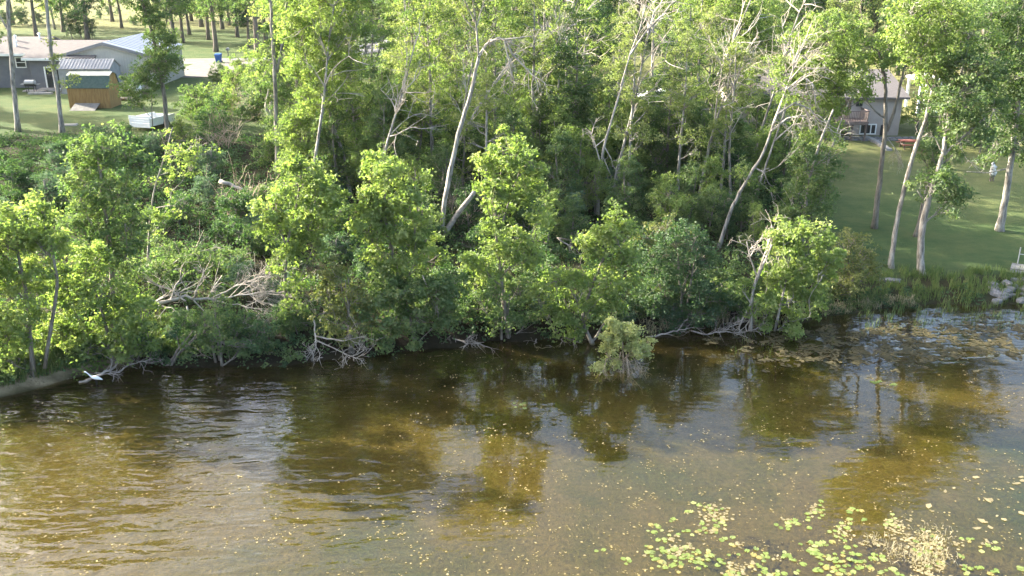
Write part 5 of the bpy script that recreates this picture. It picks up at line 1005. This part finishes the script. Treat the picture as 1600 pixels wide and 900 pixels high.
def scatter(n, xr, d0, d1, clump=2.0, seed=3, th=-.3):
    x = rng.uniform(*xr, n); y = shore(x) + rng.uniform(d0, d1, n); k = sines(x, y, clump, seed) > th + rng.uniform(-.3, .3, n)
    x, y = x[k], y[k]; return np.stack([x, y, np.maximum(H(x, y), -.3)], -1)
blades("shore_grass", scatter(12000, (14, 33), .05, 3.8, 1.6, 5, -.2), .18, .62, .03, 'blade')
blades("bank_straw", scatter(2600, (5, 24), -.05, .6, 1.5, 6, .0), .3, .7, .03, 'straw', .9, .2)
blades("spit_grass", scatter(14000, (-28, -16.8), .35, 3.2, 1.5, 7, -.9), .3, .8, .04, 'blade')
cover("spit_weeds", 900, (-28, -16.5), (36, 46), lambda x, y: (y - shore(x) > .5) & (y - shore(x) < 4), 'under', 26, .45, .5, .17, .10)
xs = rng.uniform(-27, -16.5, 2600); ys = shore(xs) + rng.random(2600) ** 1.6 * 1.6; Pd = np.stack([xs, ys, H(xs, ys) + .02], -1)
V, Qd = leaves(Pd, np.full(2600, .09), np.full(2600, .035), up=1.6, rnd=.5)
stuff(link("shore_debris", mesh_np("shore_debris", V, Qd.ravel(), np.arange(2600) * 4, leaf_mat("dry_debris", (.05, .04, .025), (.12, .095, .06), (.26, .21, .14), .1), rng.random(2600))))
blades("wood_grass", scatter(9000, (-40, 20), 2, 26, 3.0, 8, .2), .3, .8, .04, 'blade')
blades("water_reeds", np.vstack([scatter(2600, (20, 31), -3.4, -.05, 1.6, 9, .15), scatter(700, (11, 22), -4.0, -.2, 1.3, 10, .5)]), .25, .65, .028, 'reed', .45)
# ---- dead wood lying about
def dead_thing(name, label, cat, base, limbs, m='dead', on_water=False, group=None):
    """limbs: (pixel polyline, metres above ground at each point, radius, fork depth, forks, spread, sag)"""
    b = onz(*base, 0) if on_water else G(*base); o = thing(name, label, cat, b, group)
    for poly, r0, depth, n, sp, gr in limbs:
        t = Geo(); P = np.array([at(px, py, b[1] + dy) for px, py, dy in poly]); s = np.linspace(0, len(P) - 1, (len(P) - 1) * 4 + 1)
        Q = np.stack([np.interp(s, np.arange(len(P)), P[:, q]) for q in range(3)], -1); Q[1:-1] += rng.standard_normal(Q[1:-1].shape) * .04
        t.tube(Q, np.linspace(r0, max(.012, r0 * .4), len(Q)), 7, .05); Lq = float(np.linalg.norm(Q[-1] - Q[0]))
        for j in range(n):
            i = int(rng.integers(len(Q) // 4, len(Q))); v = Q[min(i + 1, len(Q) - 1)] - Q[max(i - 1, 0)]; v /= np.linalg.norm(v) + 1e-9
            bare_twigs(t, Q[i], v + rng.standard_normal(3) * sp, max(.5, Lq * rng.uniform(.25, .5)), max(r0 * .4, .014), depth, sp, 3, gr)
        t.build("branch", M[m], o, True)
    return o
dead_thing("fallen_tree", "fallen grey trunk with a big fan of bleached branches on the left shore", "fallen tree", (300, 505),
    [([(212, 488, 0), (245, 474, .2), (290, 465, .4), (335, 468, .6)], .14, 2, 7, .5, .03), ([(320, 468, .6), (370, 462, .5), (440, 452, .4)], .05, 3, 15, .5, .02), ([(330, 470, .6), (385, 478, .3), (440, 492, .2)], .05, 3, 14, .5, .04),
     ([(330, 466, .6), (375, 445, .9), (435, 425, 1.0)], .045, 3, 12, .5, .02), ([(300, 468, .4), (312, 445, .2), (318, 420, .1)], .05, 2, 5, .6, 0), ([(290, 470, .2), (270, 455, .6), (230, 440, .8)], .05, 2, 5, .5, 0), ([(292, 478, 0), (293, 510, -.5), (292, 545, -.8)], .05, 1, 4, .4, .05)])
dead_thing("brush_tangle", "tangle of pale dead twigs drooping to the water beside the vivid shrub", "brush", (515, 556),
    [([(490, 500, .6), (495, 530, -.2), (490, 555, -.8)], .05, 2, 10, .7, .05), ([(492, 525, .2), (530, 532, -.2), (558, 528, -.4)], .045, 2, 9, .6, .04), ([(492, 530, .1), (530, 548, -.4), (556, 560, -.9)], .04, 2, 9, .6, .05), ([(500, 505, .8), (505, 490, 1.0), (515, 470, 1.1)], .04, 2, 7, .6, 0)])
dead_thing("brush_tangle", "tangle of grey roots and twigs at the bank under the low hanging tree", "brush", (712, 545),
    [([(690, 520, .8), (720, 535, .1), (752, 538, -.2)], .05, 2, 10, .6, .06), ([(685, 528, .6), (690, 545, 0), (700, 556, -.4)], .04, 2, 8, .6, .05), ([(735, 525, .5), (722, 548, -.3), (708, 562, -.7)], .05, 1, 6, .5, .06)], 'mudwood')
dead_thing("sunken_branch", "forked grey branch rising from the water beside the white egret", "branch", (128, 597),
    [([(124, 598, 0), (155, 587, .1), (172, 577, .5), (192, 560, 1.2)], .09, 2, 9, .6, 0), ([(172, 577, .5), (176, 562, .8), (175, 548, 1.0)], .045, 2, 5, .5, 0), ([(185, 582, .5), (205, 568, 1.0), (232, 562, 1.4)], .05, 2, 8, .6, 0)], 'mudwood', True)
dead_thing("sunken_branch", "smooth pale log slanting into the water left of the egret", "branch", (92, 583), [([(90, 583, .2), (108, 578, .5), (122, 570, .9)], .11, 0, 2, .4, 0)], 'mudwood', True)
dead_thing("sunken_branch", "long thin grey branch lying on the dark water right of the drowned shrub", "branch", (1010, 526),
    [([(1008, 527, 0), (1040, 521, .2), (1062, 515, .4), (1078, 513, .6)], .06, 1, 6, .5, 0), ([(1060, 515, .5), (1072, 500, .9), (1080, 492, 1.3)], .04, 2, 7, .7, 0), ([(1080, 517, .5), (1105, 522, .1), (1130, 518, .1), (1160, 520, .2)], .05, 2, 12, .6, .03), ([(1130, 516, .3), (1150, 506, .7), (1170, 500, 1.0)], .04, 2, 8, .6, 0)], 'mudwood', True)
dead_thing("root_tangle", "bare roots hanging from the bank below the bright leaning maple", "roots", (870, 538), [([(838, 530, .5), (836, 542, -.1), (860, 543, -.3)], .04, 1, 6, .6, .06), ([(880, 528, .5), (876, 540, 0), (866, 546, -.2)], .035, 1, 6, .6, .06), ([(898, 528, .4), (896, 540, -.1)], .03, 1, 5, .6, .06)], 'mudwood', True)
dead_thing("fallen_log", "pale fallen log lying among the shrubs left of the forked trunk", "log", (375, 300), [([(344, 283, 0), (372, 293, -.3), (402, 307, -.6)], .17, 0, 2, .4, 0)], 'dead')
dead_thing("brush_tangle", "small clump of dead grey branches left of the bright leaning maple", "brush", (890, 395), [([(870, 372, .2), (895, 376, 0), (915, 380, -.3)], .06, 2, 8, .6, .02), ([(872, 372, 0), (890, 385, -.2), (900, 398, -.4)], .05, 2, 7, .6, .02)])
dead_thing("brush_tangle", "dead bush with pale twigs in the shade of the middle wood", "brush", (862, 265), [([(845, 262, 0), (870, 258, .2), (905, 266, .2)], .05, 2, 9, .5, .02), ([(842, 258, 0), (865, 250, .2), (880, 248, .4)], .04, 2, 6, .5, 0)])
dead_thing("dead_stump", "broken forked stump of bleached wood left of the brittle dead tree", "stump", (925, 240), [([(922, 225, 0), (920, 195, 0), (915, 175, 0)], .09, 1, 5, .6, .02), ([(922, 215, 0), (932, 190, .1), (937, 172, .1)], .07, 1, 5, .6, .02)])
for px, py, lb in [(380, 165, "brown twiggy half dead bush right of the shrubs by the garage"), (345, 215, "grey brown dry brush below the rounded green shrub"), (720, 330, "dark tangle of dry twigs behind the leaning log"), (385, 330, "dry grey brush left of the tall yellow green shore tree"), (870, 310, "brownish dry brush under the middle of the wood")]:
    Pq = G(px, py + 14); o = thing("dry_brush", lb, "brush", Pq); t = Geo()
    for k in range(26):
        v = np.array((rng.normal(0, .55), rng.normal(0, .45), 1.0)); bare_twigs(t, Pq + (rng.normal(0, .9), rng.normal(0, .7), 0), v, rng.uniform(1.2, 2.6), .028, 2, .5, 3)
    t.build("twigs", M['deadbrown'], o, False)
# drowned shrub
YD = float(onz(968, 583, 0)[1])
tree("drowned_shrub", "pale half dead shrub fallen into the water below the bright leaning maple", "shrub", [([(975, 585), (974, 555), (972, 520)], .07, .03)],
     [(960, 508, 18), (984, 516, 18), (950, 526, 17), (1008, 536, 13), (965, 534, 20), (988, 544, 18), (946, 552, 17), (1010, 550, 13), (938, 572, 14), (944, 587, 10), (960, 565, 12)], 'willow', 'deadbrown', Y=YD, base=(975, 585), dens=62, per=44, rc=.25, L=.15, W=.085, droop=.9, gap=.2,
     dead='deadbrown', twigs=[([(978, 545), (980, 565), (984, 592)], .035, 2, 16, .6, .05), ([(985, 550), (995, 570), (1003, 582)], .03, 2, 9, .6, .05), ([(970, 550), (966, 570), (968, 588)], .03, 2, 8, .6, .05), ([(948, 560), (942, 575), (930, 590)], .025, 2, 8, .6, .05)])
# ---- floating things
def disc_scatter(name, P, r0, r1, m, kind=True, lift=.012, asp=1.0):
    n = len(P); a0 = rng.uniform(0, 6.28, n); r = rng.uniform(r0, r1, n); a = np.arange(5) * 2 * math.pi / 5
    rr = r[:, None] * rng.uniform(.55, 1.25, (n, 5)); ca, sa = np.cos(a0)[:, None], np.sin(a0)[:, None]; u = np.cos(a)[None] * rr * asp; v = np.sin(a)[None] * rr
    V = np.stack([P[:, :1] + u * ca - v * sa, P[:, 1:2] + u * sa + v * ca, lift + rng.uniform(0, .012, (n, 1)) + .006 * rng.standard_normal((n, 5))], -1).reshape(-1, 3)
    loops = np.arange(n * 5); t = np.clip(.5 + .25 * rng.standard_normal(n), 0, 1)
    return stuff(link(name, mesh_np(name, V, loops, np.arange(n) * 5, m, t)))
M['litter'] = leaf_mat("floating_leaf_litter", (.09, .075, .028), (.20, .16, .065), (.30, .25, .12), .15, .03)
M['weed'] = leaf_mat("brown_water_weed", (.03, .03, .014), (.06, .05, .022), (.105, .085, .038), .2, .03)
M['algae'] = leaf_mat("tan_algae_mat", (.13, .11, .06), (.19, .16, .085), (.25, .215, .12), .15, .03)
def water_pix(n, x0, x1, y0, y1, dens):
    px = rng.uniform(x0, x1, n); py = rng.uniform(y0, y1, n); P = np.array([onz(a, b, 0) for a, b in zip(px, py)]); k = (P[:, 1] < shore(P[:, 0]) - .15) & dens(px, py, P); return P[k]
dn = lambda px, py, P: rng.random(len(px)) < np.clip(.18 + .55 * ss(380, 760, px) * (.55 + .6 * sines(P[:, 0], P[:, 1], 2.6, 31)) + .2 * sines(P[:, 0], P[:, 1], 5, 33), .04, 1)
P = water_pix(7500, -80, 1700, 545, 960, dn)
P = np.vstack([P, np.repeat(P[rng.permutation(len(P))[:500]], 3, axis=0) + rng.normal(0, .12, (1500, 3))])
disc_scatter("floating_litter", P, .014, .042, M['litter'], asp=1.4)
wd = lambda px, py, P: (sines(P[:, 0], P[:, 1], 2.2, 41) + .5 * sines(P[:, 0], P[:, 1], .9, 42)) > -.2 + 1.1 * np.abs((py - 535 + (px - 1400) * .03) / 42) ** 2 + rng.uniform(-.35, .35, len(px)) + .8 * ss(1250, 1130, px)
disc_scatter("floating_weed", water_pix(11000, 1100, 1680, 485, 590, wd), .03, .10, M['weed'], asp=2.4)
# ---- water lily patches: each patch a thing, each floating leaf a part
M['pad'] = leaf_mat("lily_pad", (.085, .13, .028), (.13, .18, .04), (.20, .225, .06), .25, .03)
M['padpale'] = leaf_mat("lily_pad_pale", (.125, .165, .045), (.17, .21, .065), (.24, .26, .10), .25, .03)
M['padold'] = leaf_mat("lily_pad_old", (.16, .14, .04), (.22, .19, .06), (.26, .21, .09), .2, .03)
def pad_mesh(seed, m):
    r = np.random.default_rng(seed); n = 13; notch = .28; a = np.linspace(notch, 2 * math.pi - notch, n); rr = 1 + .04 * r.standard_normal(n)
    V = [(0.05, 0, .012)] + [(math.cos(t) * q, .86 * math.sin(t) * q, .06 * r.standard_normal() + .012) for t, q in zip(a, rr)]
    T = [(0, i, i + 1) for i in range(1, n)]; V2 = [(x, y, z - .03) for x, y, z in V]; k = len(V)
    T += [(k, k + i + 1, k + i) for i in range(1, n)]; Qd = [(i, k + i, k + i + 1, i + 1) for i in range(1, n)] + [(0, k, k + 1, 1), (n, k + n, k, 0)]
    g = Geo().add(V + V2, Qd, T); g.tq = [np.full(len(Qd) + len(T), r.uniform(.2, .9))]; return g.data("lily_pad", m)
PM = [pad_mesh(k, M['padold' if k == 8 else 'pad' if k % 3 else 'padpale']) for k in range(9)]
def patch(label, spots, mats=(), weeds=()):
    c = onz(*np.mean([(s[0], s[1]) for s in spots], 0), 0); o = thing("water_lily_patch", label, "water lily", c)
    for px, py, n, sx, sy in spots:
        done = []
        for k in range(n):
            for _ in range(30):
                q = (px + rng.normal(0, 1) * sx * .4, py + rng.normal(0, 1) * sy * .4); P = onz(*q, 0); s = rng.uniform(.07, .135)
                if all(np.hypot(*(P - d)[:2]) > .105 for d in done): break
            done.append(P); p_ = link("lily_pad", PM[int(rng.integers(0, 9))], o); p_.matrix_parent_inverse = PINV[o.name]
            p_.location = (P[0], P[1], .012 + .003 * (k % 6)); p_.scale = (s, s, s * 1.2); p_.rotation_euler = (rng.normal(0, .03), rng.normal(0, .03), rng.uniform(0, 6.28))
    for px, py, n, sx, sy in mats:
        n = max(6, int(n * .6))
        u = rng.normal(0, 1, (n, 2)); P = np.array([onz(px + a * sx * .4, py + b * sy * .4, 0) for a, b in u])
        m_ = disc_scatter("algae_mat", P, .03, .09, M['algae'], lift=.015); m_.parent = o; m_.matrix_parent_inverse = PINV[o.name]
    return o
patch("lone trio of lily pads left of the main lily bed", [(936, 862, 2, 14, 6), (932, 858, 1, 4, 3)])
patch("four scattered lily pads below the lone trio", [(977, 880, 4, 16, 10)])
patch("tall oval lily cluster at the left end of the lily bed", [(1040, 838, 16, 26, 26), (1030, 818, 3, 14, 8)], [(1050, 840, 40, 14, 30)])
patch("small lily pads at the left side of the tall oval cluster", [(1010, 858, 5, 14, 16), (1014, 829, 1, 2, 2)], [(1008, 868, 10, 8, 6)])
patch("short row of lily pads right of the tall oval cluster", [(1080, 829, 4, 24, 8)])
patch("long tan algae raft edged with lily pads at the top of the bed", [(1108, 797, 8, 20, 14), (1125, 815, 7, 20, 10), (1098, 816, 2, 6, 4), (1083, 785, 1, 4, 3), (1076, 799, 2, 8, 4)], [(1120, 803, 130, 34, 22)])
patch("slanting lily strip just below the long algae raft", [(1110, 832, 5, 22, 10), (1130, 843, 2, 8, 4), (1145, 848, 3, 12, 8)], [(1112, 830, 40, 24, 14), (1152, 852, 20, 14, 8)])
patch("dense lily cluster at the bottom edge, left of centre in the bed", [(1062, 878, 26, 40, 22), (1028, 884, 6, 18, 12)], [(1062, 862, 50, 30, 14)])
patch("ragged lily cluster right beside the dense bottom cluster", [(1093, 868, 11, 24, 12), (1075, 857, 3, 10, 4)], [(1070, 858, 30, 30, 10)])
patch("lily pads in a ring at the bottom middle of the bed", [(1130, 876, 7, 20, 12), (1135, 896, 8, 24, 10)], [(1150, 888, 50, 26, 12)])
patch("two loose lily groups left of the largest bottom cluster", [(1180, 870, 8, 22, 14), (1183, 885, 5, 20, 8)], [(1172, 882, 20, 20, 10)])
patch("compact round lily cluster high in the middle of the bed", [(1277, 800, 13, 22, 20)], [(1272, 797, 50, 20, 14)])
patch("flat lily cluster left below the compact round cluster", [(1234, 822, 10, 26, 10)], [(1225, 812, 12, 14, 6)])
patch("few pads right of the compact round cluster", [(1330, 795, 5, 18, 8), (1338, 811, 4, 26, 8)])
patch("curving lily group in the centre of the bed", [(1312, 830, 11, 26, 20)], [(1318, 832, 40, 20, 22)])
patch("loose lily string left of the curving group", [(1276, 851, 9, 26, 10), (1268, 862, 4, 14, 6)])
patch("largest lily cluster at the bottom edge of the picture", [(1300, 880, 28, 40, 24), (1285, 868, 6, 20, 10)])
patch("row of pads at the bottom left of the largest cluster", [(1222, 876, 8, 36, 14), (1215, 895, 10, 40, 8)], [(1215, 870, 14, 20, 8)])
patch("pads scattered right of the largest bottom cluster", [(1330, 862, 5, 24, 10), (1348, 884, 6, 20, 10), (1320, 895, 5, 20, 6)])
patch("algae streaked lily patch at upper right of the bed", [(1388, 815, 9, 18, 16)], [(1400, 822, 90, 30, 22), (1418, 845, 60, 26, 16)])
patch("pads between the algae streaks and the pale weed raft", [(1372, 872, 5, 16, 10), (1390, 893, 8, 30, 10)], [(1372, 850, 40, 40, 12)])
patch("big pale weed raft with lily pads, right of the bed", [(1455, 845, 9, 26, 20), (1450, 868, 6, 24, 14), (1465, 882, 4, 20, 12)], [(1450, 872, 360, 50, 50), (1460, 840, 80, 40, 24)])
patch("six separate lily pads right of the pale weed raft", [(1512, 845, 4, 14, 6), (1530, 852, 3, 14, 10), (1556, 850, 3, 8, 8)], [(1540, 848, 16, 20, 8)])
patch("short lily group near the bottom right corner", [(1516, 890, 7, 26, 8), (1552, 894, 4, 14, 6), (1500, 872, 2, 6, 6), (1594, 888, 3, 8, 8)])
patch("few pale pads lying on the brown water left of centre", [(813, 632, 6, 18, 8)])
patch("short string of pale pads on the dark water at right", [(1375, 597, 4, 16, 6), (1395, 601, 4, 10, 4)])
g_ = disc_scatter("algae_fleck", water_pix(120, 1430, 1640, 745, 830, lambda a, b, P: sines(P[:, 0], P[:, 1], 1.2, 77) > .35), .04, .12, M['algae'], asp=1.8)
P = onz(1395, 862, 0)
def tuft(px, py, n, sx, sy):
    u = rng.normal(0, 1, (n, 2)); return np.array([onz(px + a * sx * .4, py + b * sy * .4, 0) for a, b in u])
blades("emergent_weed", np.vstack([tuft(1397, 862, 40, 20, 14), tuft(1460, 845, 140, 44, 30), tuft(1445, 875, 160, 50, 24), tuft(1365, 845, 40, 30, 14)]), .08, .28, .02, 'straw', 1.2, .2)
print("leaf faces", STAT, "objects", len(sc.objects))
# ------------------------------------------------------------------ air
hm = bpy.data.materials.new("haze_air"); hm.use_nodes = True; nt = hm.node_tree; nt.nodes.clear()
pv = nt.nodes.new("ShaderNodeVolumePrincipled"); pv.inputs["Color"].default_value = (.93, .95, 1.0, 1); pv.inputs["Density"].default_value = .000035; pv.inputs["Anisotropy"].default_value = .2
ou = nt.nodes.new("ShaderNodeOutputMaterial"); nt.links.new(pv.outputs[0], ou.inputs["Volume"])
stuff(Geo().box(-1250, 1250, -250, 1550, -4, 34).build("haze", hm))
# labels that two neighbours would share: tell them apart by which stands nearer
from collections import defaultdict
_same = defaultdict(list)
for o in sc.objects:
    if o.parent is None and o.get("label"): _same[o["label"]].append(o)
for lb, os_ in _same.items():
    os_.sort(key=lambda q: q.location.y)
    words_ = ("nearer", "farther") if len(os_) == 2 else ("nearest", "middle", "farthest") if len(os_) == 3 else None
    if words_:
        for w_, q in zip(words_, os_):
            if len(lb.split()) < 16: q["label"] = w_ + " " + lb
